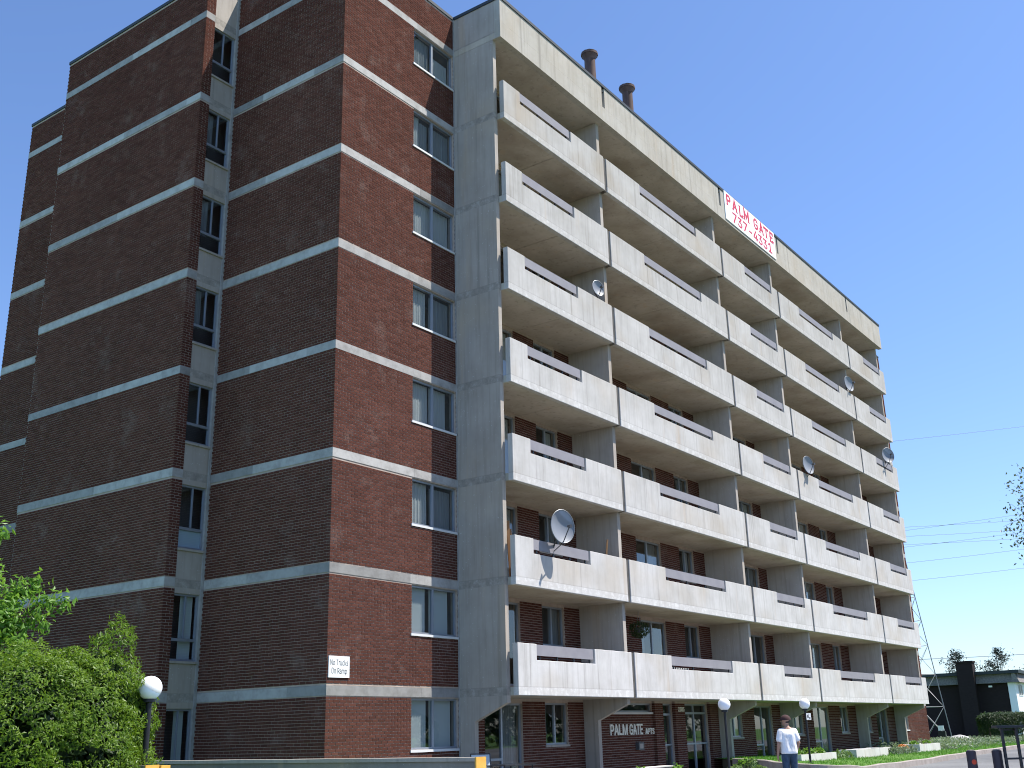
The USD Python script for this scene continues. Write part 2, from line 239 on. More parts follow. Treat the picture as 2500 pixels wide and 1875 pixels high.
# ------------------------------------------------------------------ the apartment building
ZB, ZT, ZN, HS, D = 2.494, 3.754, 2.715, 2.7, 1.75
ZROOF = 22.70
BW, BH = .212, .0688
class Face:   # a vertical wall face: origin, direction along it, outward normal
    def __init__(s, o, u, n): s.o, s.u, s.n = np.array([*o, 0.0]), np.array([*u, 0.0]), np.array([*n, 0.0]); s.flip = np.dot(np.cross(s.u, [0, 0, 1]), s.n) < 0
    def P(s, u, z, d): u, z, d = np.broadcast_arrays(u, z, d); return s.o + np.multiply.outer(u, s.u) + np.multiply.outer(z, [0, 0, 1.0]) + np.multiply.outer(d, s.n)
    def F(s, f): f = np.asarray(f); return f[:, ::-1] if s.flip else f
    def box(s, mb, u0, u1, z0, z1, d0, d1):
        c = np.array([(u, -d, z) for u in (u0, u1) for d in (-d1, -d0) for z in (z0, z1)], float)
        # corners ordered as MB.box with y pointing into the wall
        return mb.add(s.P(c[:, 0], c[:, 2], c[:, 1]), s.F(BOXF))
def inside(holes, u, z): return any(a < u < b and c < z < d for a, b, c, d in holes)
def wall_mesh(F, u0, u1, z0, z1, holes, depth=.22, d=0.0):
    us = sorted({u0, u1, *[x for h in holes for x in h[:2] if u0 < x < u1]}); zs = sorted({z0, z1, *[x for h in holes for x in h[2:] if z0 < x < z1]})
    mb = MB()
    def quad(p): mb.add(F.P(*np.array(p, float).T), F.F([[0, 1, 2], [0, 2, 3]]))
    for a, b in zip(us[:-1], us[1:]):
        for c, e in zip(zs[:-1], zs[1:]):
            if not inside(holes, (a + b) / 2, (c + e) / 2): quad([(a, c, d), (b, c, d), (b, e, d), (a, e, d)])
    for a, b, c, e in holes:
        quad([(a, c, d), (a, e, d), (a, e, d - depth), (a, c, d - depth)]); quad([(b, c, d), (b, c, d - depth), (b, e, d - depth), (b, e, d)])
        quad([(a, e, d), (b, e, d), (b, e, d - depth), (a, e, d - depth)]); quad([(a, c, d), (a, c, d - depth), (b, c, d - depth), (b, c, d)])
    return mb
def brick_list(u0, u1, z0, z1, holes, ext=.007):
    out = []; rows = int((z1 - z0) / BH)
    for r in range(rows):
        za = z0 + r * BH; zm = za + BH / 2
        cut = [(a, b) for a, b, c, e in holes if c - .02 < zm < e + .02]; ivs = [(u0, u1)]
        for a, b in cut: ivs = [q for s, t in ivs for q in ((s, min(t, a)), (max(s, b), t)) if q[1] - q[0] > .03]
        off = (r % 2) * BW / 2
        for s, t in ivs:
            k0, k1 = int(math.floor((s - u0 - off) / BW)), int(math.ceil((t - u0 - off) / BW))
            e = u0 + off + BW * np.arange(k0, k1 + 1); a = np.maximum(e[:-1], s); b = np.minimum(e[1:], t); ok = b - a > .035
            for x, y in zip(a[ok], b[ok]): out.append((x + .0065 if x > u0 + .001 else x - ext, y - .0065 if y < u1 - .001 else y + ext, za + .005, za + BH - .005))
    return np.array(out)
BF = np.array([[0, 1, 2], [0, 2, 3], [0, 4, 5], [0, 5, 1], [1, 5, 6], [1, 6, 2], [2, 6, 7], [2, 7, 3], [3, 7, 4], [3, 4, 0]])
def brick_mesh(F, bl, proud=.009):
    n = len(bl); j = proud + R.uniform(-.0022, .0022, n); u0, u1, z0, z1 = bl.T; i = .0012
    v = np.stack([F.P(u0 + i, z0 + i, j), F.P(u1 - i, z0 + i, j), F.P(u1 - i, z1 - i, j), F.P(u0 + i, z1 - i, j), F.P(u0, z0, 0), F.P(u1, z0, 0), F.P(u1, z1, 0), F.P(u0, z1, 0)], 1)
    f = F.F(BF)[None] + 8 * np.arange(n)[:, None, None]
    return v.reshape(-1, 3), f.reshape(-1, 3)
B = thing("apartment_building", "eight storey brick apartment block with concrete balconies along its sunlit front", "apartment building")
F1 = Face((-4.83, D), (1, 0), (0, -1)); F2 = Face((-4.83, D), (0, 1), (-1, 0)); F3 = Face((-6.0, 6.13), (1, 0), (0, -1)); F4 = Face((-6.0, 6.13), (0, 1), (-1, 0))
F5 = Face((-4.67, 13.05), (0, 1), (-1, 0)); F6 = Face((0, D), (1, 0), (0, -1)); F7 = Face((35.45, D), (1, 0), (0, -1))
def bands(L, ks=range(8)): return [(0, L, ZN + HS * k - .22, ZN + HS * k) for k in ks]
def frame_mesh(F, u0, u1, z0, z1, t=.05, mull=(), trans=(), d0=-.12, d1=-.06, thin=.035):
    mb = MB()
    F.box(mb, u0, u1, z0, z0 + t, d0, d1); F.box(mb, u0, u1, z1 - t, z1, d0, d1); F.box(mb, u0, u0 + t, z0 + t, z1 - t, d0, d1); F.box(mb, u1 - t, u1, z0 + t, z1 - t, d0, d1)
    for m in mull: F.box(mb, m - thin, m + thin, z0 + t, z1 - t, d0 + .002, d1 + .004)
    for m in trans: F.box(mb, u0 + t, u1 - t, m - thin, m + thin, d0 + .004, d1 + .008)
    return mb
def quadmesh(F, u0, u1, z0, z1, d):
    mb = MB(); mb.add(F.P(np.array([u0, u1, u1, u0]), np.array([z0, z0, z1, z1]), d), F.F([[0, 1, 2], [0, 2, 3]])); return mb
def folds(F, u0, u1, z0, z1, d, amp=.02, per=.11, seed=0):
    r = np.random.default_rng(seed); k = max(6, int((u1 - u0) / per * 5)); u = np.linspace(u0, u1, k); o = d + amp * np.sin((u - u0) / per * 6.28 + r.uniform(0, 6)) + r.normal(0, amp * .25, k)
    v = np.vstack([F.P(u, np.full(k, z0), o), F.P(u, np.full(k, z1), o * .5 + d * .5)]); i = np.arange(k - 1)
    return v, F.F(np.vstack([np.c_[i, i + 1, k + i + 1], np.c_[i, k + i + 1, k + i]]))
def slats(F, u0, u1, z0, z1, d, per=.09):
    mb = MB(); n = int((u1 - u0) / per)
    for i in range(n):
        a = u0 + i * per; p = F.P(np.array([a, a + per * .8, a + per * .8, a]), np.array([z0, z0, z1, z1]), np.array([d - .02, d + .02, d + .02, d - .02])); mb.add(p, F.F([[0, 1, 2], [0, 2, 3]]))
    return mb
def window(F, u0, u1, z0, z1, mull=(), trans=(), cover=(), sill=True, name="window", fm="aluminium", glass=None, sillm="sill_white", seed=0):
    w = obj(name, frame_mesh(F, u0, u1, z0, z1, mull=mull, trans=trans), fm, B)
    us = [u0 + .05, *mull, u1 - .05]; zs = [z0 + .05, *trans, z1 - .05]
    for a, b in zip(us[:-1], us[1:]):
        for c, e in zip(zs[:-1], zs[1:]): obj("pane", quadmesh(F, a, b, c, e, -.09), "pane_glass", w)
    for kind, a, b, c, e, m in cover:
        a, b = u0 + .04 + a * (u1 - u0 - .08), u0 + .04 + b * (u1 - u0 - .08); c, e = z0 + .04 + c * (z1 - z0 - .08), z0 + .04 + e * (z1 - z0 - .08)
        if kind == "blind": obj("vertical_blind", slats(F, a, b, c, e, -.2), m, w)
        else: obj("curtain", folds(F, a, b, c, e, -.22, seed=seed), m, w)
    if sill: mb = MB(); F.box(mb, u0 - .04, u1 + .03, z0 - .06, z0 - .004, -.1, .035); obj("sill", mb, sillm, w)
    return w
def brick_wall(F, L, z0, z1, holes, mort="mortar", singles=None):
    w = obj("brick_wall", wall_mesh(F, 0, L, z0, z1, holes), mort, B)
    bl = brick_list(0.0, L, z0, z1, holes)
    if singles is not None:
        q = F.P((bl[:, 0] + bl[:, 1]) / 2, (bl[:, 2] + bl[:, 3]) / 2, 0.0); order = np.argsort(np.linalg.norm(q - CP, axis=1) + np.where(bl[:, 2] < 1.15, 99, 0)); pick = np.zeros(len(bl), bool); pick[order[:singles]] = True
        for b in bl[pick]: obj("brick", brick_mesh(F, b[None]), "brick", w)
        bl = bl[~pick]
    obj("brick_courses", brick_mesh(F, bl), "brick", w, kind="stuff")
    return w
def band_blocks(F, L, cuts, ks=range(8), corner=0.0, ends=(0.0, 0.0)):
    for k in ks:
        z = ZN + HS * k; c = [-ends[0], *[x + R.uniform(-.25, .25) for x in cuts if .3 < x < L - .3], L + ends[1]]
        for a, b in zip(c[:-1], c[1:]):
            mb = MB(); F.box(mb, a + .002, b - .002, z - .22, z - .004, -.02, .013); obj("concrete_band", mb, "concrete_band", B)
# brick wing with the sunlit windows
WU0, WU1 = 2.84, 4.64
win_h = [(WU0, WU1, 1.29 + HS * k, 2.47 + HS * k) for k in range(8)]
brick_wall(F1, 4.68, 0.0, ZROOF, bands(4.68) + win_h, singles=300)
band_blocks(F1, 4.68, [3.0], ends=(.013, 0))
covers = {0: [("blind", 0, .45, 0, 1, "blind"), ("blind", .5, 1, 0, 1, "blind")], 1: [("blind", .03, .44, 0, 1, "blind"), ("blind", .5, .96, 0, 1, "blind")], 2: [("curtain", 0, .44, 0, 1, "curtain"), ("curtain", .5, 1, 0, .94, "curtain_grey")], 3: [("curtain", .12, .47, 0, 1, "curtain"), ("curtain", .5, .9, 0, 1, "curtain")],
          4: [("curtain", 0, .42, 0, 1, "curtain"), ("curtain", .5, 1, 0, .95, "curtain_grey")], 5: [("curtain", 0, .5, 0, 1, "curtain"), ("curtain", .5, 1, 0, 1, "curtain")], 6: [("curtain", 0, .24, 0, 1, "curtain"), ("curtain", .26, .47, 0, .9, "curtain_grey"), ("curtain", .5, 1, 0, .95, "curtain_grey")], 7: [("curtain", 0, .48, 0, 1, "curtain_grey"), ("curtain", .55, 1, 0, .72, "curtain")]}
for k in range(8):
    window(F1, WU0, WU1, 1.29 + HS * k, 2.47 + HS * k, mull=(3.72,), cover=covers[k], seed=k)
# shaded gable: three planes, the middle one standing forward
brick_wall(F2, 4.362, 0.0, ZROOF, bands(4.362)); band_blocks(F2, 4.362, [1.0, 2.9], ends=(0, 0))
brick_wall(F3, .30, 0.0, ZROOF, bands(.30)); band_blocks(F3, .30, [], ends=(.013, 0))
brick_wall(F4, 6.92, 0.0, ZROOF, bands(6.92)); band_blocks(F4, 6.92, [.8, 3.4], ends=(0, 0))
brick_wall(F5, 4.37, 0.0, ZROOF, bands(4.37)); band_blocks(F5, 4.37, [2.2])
# the window strip in the return
SU0, SU1 = .302, 1.17
for k in range(8):
    zt = ZN + HS * k - .36; z0 = zt - 1.6
    if k == 0: z0 = zt - 1.75
    cov = {1: [("blind", .45, 1, 0, 1, "blind")], 0: [("blind", .5, 1, .2, 1, "blind")], 4: [("curtain", 0, .45, .3, 1, "curtain_grey")], 5: [("curtain", 0, .5, .3, 1, "curtain_grey")], 6: [("curtain", 0, .45, .32, 1, "curtain_grey")]}.get(k, [("curtain", 0, .15, .3, 1, "curtain_grey")])
    w = window(F3, SU0 + .005, SU1 - .085, z0, zt, mull=(), trans=(z0 + .5,), cover=cov, sill=False, seed=40 + k)
    mb = MB(); F3.box(mb, .69, .718, z0 + .54, zt - .05, -.1, -.05); obj("mullion", mb, "aluminium", w)
    if k == 2: obj("patterned_film", quadmesh(F3, SU0 + .05, SU1 - .14, z0 + .05, z0 + .46, -.102), "mesh_cloth", w)
    mb = MB(); F3.box(mb, SU0, SU1 - .06, z0 - .06, z0 - .003, -.1, .03); obj("sill", mb, "concrete_fin", w)
    ztop = ZN + HS * k + .59 if k < 7 else ZROOF
    mb = MB(); F3.box(mb, SU0, SU1 - .082, zt, ztop if k == 7 else zt + HS - 1.6 - .063, -.12, -.015); obj("concrete_panel", mb, "concrete_fin", B)
mb = MB(); F3.box(mb, SU1 - .08, SU1 + .003, 0, ZROOF, -.12, .01); obj("jamb", mb, "concrete_band", B)
# right wing beyond the balconies, rear walls
r_h = [(.35, 1.9, 1.29 + HS * k, 2.47 + HS * k) for k in range(8)]
brick_wall(F7, 5.45, 0.0, ZROOF, bands(5.45) + r_h); band_blocks(F7, 5.45, [3.0])
for k in range(8): window(F7, .35, 1.9, 1.29 + HS * k, 2.47 + HS * k, mull=(1.15,), cover=[("curtain", 0, .5, 0, 1, "curtain")], seed=60 + k)
mb = MB(); mb.box(40.89, 40.9, D, 17.42, 0, ZROOF); mb.box(-4.67, 40.9, 17.4, 17.42, 0, ZROOF); mb.box(-6.0, -4.67, 13.04, 13.05, 0, ZROOF); obj("rear_wall", mb, "house_brick", B)
# balcony back wall, its doors and windows
JO = [0.0, 5.76, 14.74, 20.53, 29.52, 35.3]      # parapet joints
DV = [-.075, 5.79, 14.72, 20.52, 29.5, 35.22]    # fins / dividers
MODS = [[("d", .9, 2.6), ("w", 3.7, 4.85)], [("w", 6.6, 7.7), ("d", 9.47, 11.2), ("w", 12.6, 13.72)], [("w", 15.6, 16.74), ("d", 17.9, 19.58)], [("w", 21.5, 22.8), ("d", 24.0, 25.85), ("w", 27.3, 28.3)], [("w", 30.3, 31.45), ("d", 32.3, 33.95)]]
holes6, todo = [], []
for k in range(8):
    z0 = HS * k + .015
    for bi, mods in enumerate(MODS):
        if k == 0 and bi == 1: continue
        for t, a, b in mods:
            zz = (z0 + (.12 if k else .2), z0 + 2.36) if t == "d" else (z0 + 1.26, z0 + 2.38)
            holes6.append((a, b, *zz)); todo.append((t, a, b, *zz, k, bi))
ent = [("t", 6.9, 9.86, 2.15, 2.42), ("e", 10.45, 11.25, .2, 2.42), ("E", 12.03, 13.88, .2, 2.42)]
for t, a, b, c, e in ent: holes6.append((a, b, c, e))
wl = MB(); w6 = obj("brick_wall", wall_mesh(F6, 0, 35.2, 0, 21.36, holes6), "mortar", B)
cl = np.vstack([brick_list(0.0, 35.2, HS * k + .02, HS * k + 2.49, holes6) for k in range(6)])
obj("brick_courses", brick_mesh(F6, cl), "brick", w6, kind="stuff")
for t, a, b, c, e, k, bi in todo:
    m = a + (b - a) * .48; s = int(a * 10 + k * 100); r = np.random.default_rng(s); tone = "curtain" if r.random() < .35 else "curtain_grey"
    cov = [("curtain", r.uniform(.5, .62), 1, 0, 1, tone)] if r.random() < .6 else ([("curtain", 0, .3, 0, 1, tone)] if r.random() < .6 else [])
    if t == "d": window(F6, a, b, c, e, mull=(m,), trans=(), cover=cov, sill=False, name="balcony_door", seed=s)
    else: window(F6, a, b, c, e, mull=(m,), cover=cov, seed=s, sillm="concrete_fin")
    if t == "d" and k == 0:
        mb = MB(); F6.box(mb, a + .05, m - .03, c + .72, c + .78, -.1, -.05); obj("rail", mb, "aluminium", B)
# entrance: transom light, single door and double doors
window(F6, 6.9, 9.86, 2.15, 2.42, cover=[], sill=True, name="transom_window", sillm="sill_white")
for a, b, mull, tr in ((10.45, 11.25, (), (2.08,)), (12.03, 13.88, (12.93,), (2.12,))):
    w = window(F6, a, b, .2, 2.42, mull=mull, trans=tr, cover=[], sill=False, name="entrance_door")
    mb = MB(); F6.box(mb, a + .05, b - .05, 1.1, 1.15, -.1, -.052); obj("push_bar", mb, "aluminium", w)
    mb = MB(); F6.box(mb, a + .06, a + .1, .95, 1.2, -.06, -.01); obj("handle", mb, "aluminium", w)
for a, b in ((6.05, 6.55), (9.9, 10.42), (11.3, 11.98), (13.92, 14.55)):
    mb = MB(); F6.box(mb, a, b, 0, 2.49, 0, .1); p = obj("brick_pier", mb, "mortar", B)
    FP = Face((a, D - .1), (1, 0), (0, -1)); obj("brick_courses", brick_mesh(FP, brick_list(0.0, b - a, .02, 2.49, [])), "brick", p, kind="stuff"); FQ = Face((a, D - .1), (0, 1), (-1, 0)); obj("brick_courses", brick_mesh(FQ, brick_list(0.0, .1, .02, 2.49, [])), "brick", p, kind="stuff")
# rooms behind the glass
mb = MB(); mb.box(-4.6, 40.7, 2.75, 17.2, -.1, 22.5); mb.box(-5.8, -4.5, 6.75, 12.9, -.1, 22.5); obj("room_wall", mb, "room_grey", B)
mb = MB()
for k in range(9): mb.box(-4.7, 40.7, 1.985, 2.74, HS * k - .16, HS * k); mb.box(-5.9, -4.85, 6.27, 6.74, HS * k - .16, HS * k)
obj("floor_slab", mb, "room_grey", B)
# concrete fin at the left and the dividers, each cut back on the ground floor
for i, x in enumerate(DV):
    fin = Polygon([(D - .002, -.05), (1.26, -.05), (1.26, 1.9), (.25, 2.33), (.25, 21.355), (D - .002, 21.355)])
    obj("concrete_fin" if i in (0, 5) else "divider_wall", prism(fin, "x", x - .075 if i in (0, 5) else x - .085, x + .075 if i in (0, 5) else x + .085), "concrete_fin", B)
mb = MB(); mb.box(-.185, -.153, D - .035, D - .012, 0, ZROOF); obj("caulk_strip", mb, "concrete_band", B)
# slabs, parapets with their railing boards
OPEN = [(.84, 3.65), (8.13, 12.5), (17.0, 19.78), (23.0, 27.35), (31.85, 34.5)]
for k in range(7):
    zb, zt = ZB + HS * k, ZT + HS * k
    for i in range(5):
        a, b = DV[i] + (.075 if i == 0 else .085) + .002, DV[i + 1] - (.075 if i == 4 else .085) - .002
        c_ = (a + b) / 2; mb = MB(); mb.box(a, c_ - .011, .152, D - .003, zb + .002, zb + .2); mb.box(c_ + .011, b, .152, D - .003, zb + .002, zb + .2); mb.box(c_ - .011, c_ + .011, .152, D - .003, zb + .03, zb + .19); obj("balcony_slab", mb, "concrete_slab", B)
        a, b = JO[i] + (0 if i == 0 else .085), JO[i + 1] - (.0 if i == 4 else .085)
        o0, o1 = OPEN[i]
        poly = Polygon([(a, zb), (b, zb), (b, zt), (o1, zt), (o1, zt - .395), (o0, zt - .395), (o0, zt), (a, zt)])
        # bevelled edges: the panel's back and a face inset by a chamfer
        m = MB().add(*prism(poly, "y", .008, .15)); v0, f0 = prism(poly.buffer(-.009, join_style=2), "y", 0.0, .0079)
        outer = np.array(poly.exterior.coords)[:-1]; inner = np.array(poly.buffer(-.009, join_style=2).exterior.coords)[:-1]
        m.add(v0, f0)
        if len(outer) == len(inner):
            inner = np.array([inner[np.argmin(np.linalg.norm(inner - p, axis=1))] for p in outer]); nn = len(outer); ccw = Polygon(outer).exterior.is_ccw
            vv = np.vstack([np.c_[outer[:, 0], np.full(nn, .008), outer[:, 1]], np.c_[inner[:, 0], np.zeros(nn), inner[:, 1]]]); ff = []
            for q in range(nn):
                w_ = (q + 1) % nn; ff += [[q, w_, nn + w_], [q, nn + w_, nn + q]]
            ff = np.array(ff); m.add(vv, ff if ccw else ff[:, ::-1])
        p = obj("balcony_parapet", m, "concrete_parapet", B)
        mb = MB(); mb.box(o0 + .006, o1 - .08, .016, .04, zt - .285, zt - .012); obj("railing_board", mb, "railing_paint", p)
        for u in np.linspace(o0 + .2, o1 - .2, 4): mb = MB(); mb.box(u - .018, u + .018, .045, .08, zt - .394, zt - .03); obj("railing_post", mb, "black_metal", p)
for k in range(7):   # dark strip set back in the joints between the parapets
    for x in JO[1:5]: mb = MB(); mb.box(x - .083, x + .083, .035, .12, ZB + HS * k + .01, ZT + HS * k - .01); obj("joint_filler", mb, "joint_dark", B)
# little white pickets seen under the board of the wide first balcony
mb = MB()
for u in np.r_[8.5:9.6:8j]: mb.box(u - .04, u + .04, .2, .215, 3.1, 3.43)
mb.box(8.4, 9.7, .217, .235, 3.15, 3.19); obj("picket_screen", mb, "sill_white", B)
# roof slab, fascia in panels with slots, flashing
mb = MB(); mb.box(-.15, 35.3, .17, D - .003, 21.362, 21.56); obj("roof_slab", mb, "concrete_slab", B)
SL = [-.15, 5.83, 15.0, 20.97, 30.05, 35.45]
mb = MB(); mb.box(-.15, 35.45, -.04, .168, 21.36, 21.9); obj("fascia_beam", mb, "concrete_fascia", B)
for i in range(5):
    a, b = SL[i] + (0 if i == 0 else .09), SL[i + 1] - (0 if i == 4 else .09)
    mb = MB(); mb.box(a, b, -.04, .168, 21.902, ZROOF); obj("fascia_panel", mb, "concrete_fascia", B)
for x in (-.15, 35.3):
    mb = MB(); mb.box(x, x + .15, .17, D - .003, 21.562, ZROOF); obj("fascia_end", mb, "concrete_fin", B)
mb = MB(); mb.box(.01, 35.29, .5, .52, 21.57, 22.5); obj("roof_upstand", mb, "room_dark", B)
OUT = [(-.15, -.04), (35.45, -.04), (35.45, D), (40.9, D), (40.9, 17.42), (-4.67, 17.42), (-4.67, 13.05), (-6.0, 13.05), (-6.0, 6.13), (-4.83, 6.13), (-4.83, D), (-.15, D)]
op = Polygon(OUT); obj("roof", prism(op.buffer(-.03, join_style=2), "z", 22.55, 22.6), "flashing", B)
edge = op.buffer(.03, join_style=2)
obj("roof_flashing", prism(edge.difference(op.buffer(-.22, join_style=2)), "z", ZROOF + .002, ZROOF + .105), "flashing", B)

# ------------------------------------------------------------------ things on the building
def pipe(x, y, label):
    t = thing("flue_pipe", label, "flue pipe", (x, y, 22.6), group="flue pipes on the roof")
    H = 2.75
    obj("shaft", lathe([(.0, 0), (.205, 0), (.205, 1.2), (.215, 1.21), (.215, 1.27), (.205, 1.28), (.2, H - .28)], 20), "rust_pipe", t, smooth=40)
    obj("flared_top", lathe([(.2, H - .28), (.22, H - .22), (.3, H - .1), (.315, H - .1), (.315, H), (.18, H), (.17, H - .3)], 12), "rust_pipe", t, smooth=30)
pipe(7.2, 1.2, "brown metal flue pipe on the roof, nearer the building's left corner"); pipe(9.95, 1.2, "brown metal flue pipe on the roof, farther along towards the banner")
def stroke_text(strokes, width, serif=0.0):
    g = []
    for s in strokes:
        l = LineString(s); g.append(l.buffer(width / 2, cap_style=2, join_style=2))
        if serif:
            for e, o in ((s[0], s[1]), (s[-1], s[-2])):
                g.append(sbox(e[0] - serif / 2, e[1] - .035, e[0] + serif / 2, e[1] + .035))
    return unary_union(g)
SER = {"P": [[(.1, 0), (.1, 1), (.45, 1), (.6, .85), (.6, .65), (.45, .5), (.1, .5)]], "A": [[(0.03, 0), (.35, 1), (.67, 0)], [(.15, .36), (.55, .36)]], "L": [[(.1, 1), (.1, 0), (.55, 0), (.55, .2)]],
       "M": [[(.05, 0), (.05, 1), (.4, .3), (.75, 1), (.75, 0)]], "G": [[(.62, .8), (.5, .97), (.25, .97), (.08, .75), (.08, .25), (.25, .03), (.5, .03), (.62, .2), (.62, .45), (.42, .45)]], "T": [[(.33, 0), (.33, 1)], [(.0, .85), (.0, .97), (.66, .97), (.66, .85)]],
       "E": [[(.58, .2), (.58, .03), (.1, .03), (.1, .97), (.58, .97), (.58, .8)], [(.1, .5), (.42, .5)]]}
def serif_letter(ch): return stroke_text(SER[ch], .2, .32)
def put_letter(F_o, poly, x, z, sx, sz, y0, y1):
    from shapely import affinity
    p = affinity.translate(affinity.scale(poly, sx, sz, origin=(0, 0)), x, z); mb = MB()
    for g in getattr(p, "geoms", [p]): mb.add(*prism(g, "y", y0, y1))
    return mb
S = thing("banner_sign", "white sign with red lettering on the roof fascia", "sign", (0, 0, 0))
for a, b in ((15.42, 18.0), (18.02, 20.62)):
    mb = MB(); mb.box(a, b, -.075, -.045, 21.48, 22.78); obj("sign_panel", mb, "sign_white", S)
for ch, x in zip("PALMGATE", (15.6, 16.2, 16.85, 17.35, 18.35, 18.95, 19.5, 20.08)):
    obj("letter", put_letter(None, serif_letter(ch), x, 22.2, .6, .46, -.081, -.075), "letter_red", S)
def block(text, h, bold=True, squeeze=1.0, depth=.006):
    m = meshkit.text_mesh(text, h, depth, bold); v = np.array(m.vertices); v[:, 0] *= squeeze; return v, np.array(m.faces)
def on_front(vf, x, y, z): v, f = vf; return np.c_[v[:, 0] + x, y - v[:, 2], v[:, 1] + z], f
def put_row(text, h, x0, x1, y, z, m, parent, name="letter", depth=.006, bold=True):
    v, f = block(text, h, bold, 1.0, depth); L = v[:, 0].max() - v[:, 0].min(); sq = (x1 - x0) / L; v[:, 0] = (v[:, 0] - v[:, 0].min()) * sq
    tm = trimesh.Trimesh(v, f, process=True); parts = sorted(tm.split(only_watertight=False), key=lambda p: p.bounds[0][0])
    for p in parts: obj(name, on_front((np.array(p.vertices), np.array(p.faces)), x0, y, z), m, parent)
put_row("737-4331", .44, 16.1, 20.2, -.075, 21.6, "letter_red", S)
S = thing("ramp_sign", "small white sign reading No Trucks On Ramp at the brick corner", "sign", (0, 0, 0))
mb = MB(); mb.box(-4.8, -4.15, D - .035, D - .012, 2.88, 3.345); obj("sign_board", mb, "sign_white", S)
put_row("No Trucks", .125, -4.755, -4.2, D - .035, 3.145, "letter_black", S, depth=.003, bold=False); put_row("On Ramp", .125, -4.72, -4.23, D - .035, 2.965, "letter_black", S, depth=.003, bold=False)
S = thing("wall_lettering", "cream metal letters naming the building on the entrance brick wall", "sign", (0, 0, 0))
put_row("PALM", .3, 7.14, 8.18, D - .012, 1.485, "letter_cream", S, depth=.03); put_row("GATE", .3, 8.3, 9.13, D - .012, 1.485, "letter_cream", S, depth=.03); put_row("APTS.", .17, 9.3, 9.96, D - .012, 1.485, "letter_cream", S, depth=.03)
S = thing("house_number", "small pale house number on the brick pier beside the entrance doors", "house number", (0, 0, 0))
put_row("2385", .14, 11.46, 11.9, D - .115, 2.17, "letter_cream", S, "digit", .02)
S = thing("intercom_box", "small dark grey box on the wall under the building name", "intercom", (0, 0, 0))
mb = MB(); mb.box(8.66, 9.0, D - .13, D - .012, 1.02, 1.24); obj("casing", mb, "frame_dark", S); mb = MB(); mb.box(8.72, 8.94, D - .136, D - .13, 1.06, 1.2); obj("cover_plate", mb, "concrete_fin", S)
# satellite dishes
def dish(loc, rad, nrm, label, arm_to):
    t = thing("satellite_dish", label, "satellite dish", loc, group="satellite dishes on the balconies")
    n = np.array(nrm, float); n /= np.linalg.norm(n); u = np.cross([0, 0, 1.0], n); u /= np.linalg.norm(u); w = np.cross(n, u); Mx = np.stack([u, w, n], 1)
    prof = [(rad * s, .16 * rad * s * s * 1.6) for s in np.linspace(0, 1, 9)]
    prof += [(rad * 1.02, prof[-1][1]), (rad * 1.02, prof[-1][1] - .02)] + [(rad * s, .16 * rad * s * s * 1.6 - .02) for s in np.linspace(.98, 0, 6)]
    v, f = lathe(prof, 40); v = v * [.93, 1.06, 1]; obj("reflector", (v @ Mx.T, f), "dish_grey", t, smooth=35)
    rim = .26 * rad; tr = [np.array([rad * .94 * math.cos(a), rad * 1.07 * math.sin(a), rim]) @ Mx.T for a in np.linspace(0, 2 * np.pi, 41)]
    obj("rim", MB().path(tr, .012, 6), "steel", t)
    feed = np.array([0, -.12 * rad, .95 * rad]) @ Mx.T; low = np.array([0, -1.05 * rad, .2 * rad]) @ Mx.T
    obj("feed_arm", MB().path([low, feed], .016, 6), "dish_dark", t)
    a = feed / np.linalg.norm(feed); obj("feed_horn", MB().bar(feed - a * .07, feed + a * .06, .035, 10, .05), "dish_dark", t)
    back = np.array([0, 0, -.05]) @ Mx.T; m = MB().path([back, np.array([0, -.3 * rad, -.12]) @ Mx.T, np.array(arm_to) - loc], .022, 8); m.path([low, np.array(arm_to) - loc], .014, 6); obj("mount", m, "dish_dark", t)
    return t
dish((1.72, -.28, 6.84), .42, (-.30, -.9, .02), "large grey satellite dish on the second lowest balcony nearest the left fin", (1.85, .1, 6.2))
dish((5.0, .12, 14.95), .25, (-.27, -.9, .1), "small satellite dish at the end of an upper left balcony", (5.25, .14, 14.6))
dish((21.6, -.05, 12.2), .37, (-.27, -.9, .1), "satellite dish standing at a joint between two balconies in mid facade", (21.7, .07, 11.7))
dish((28.9, .05, 17.7), .37, (-.27, -.9, .1), "highest satellite dish, beside the joint of an upper right balcony", (29.1, .1, 17.2))
dish((33.3, -.15, 14.85), .37, (-.6, -.75, .08), "satellite dish on the farthest right balcony, against the sky edge", (33.4, .1, 14.2))
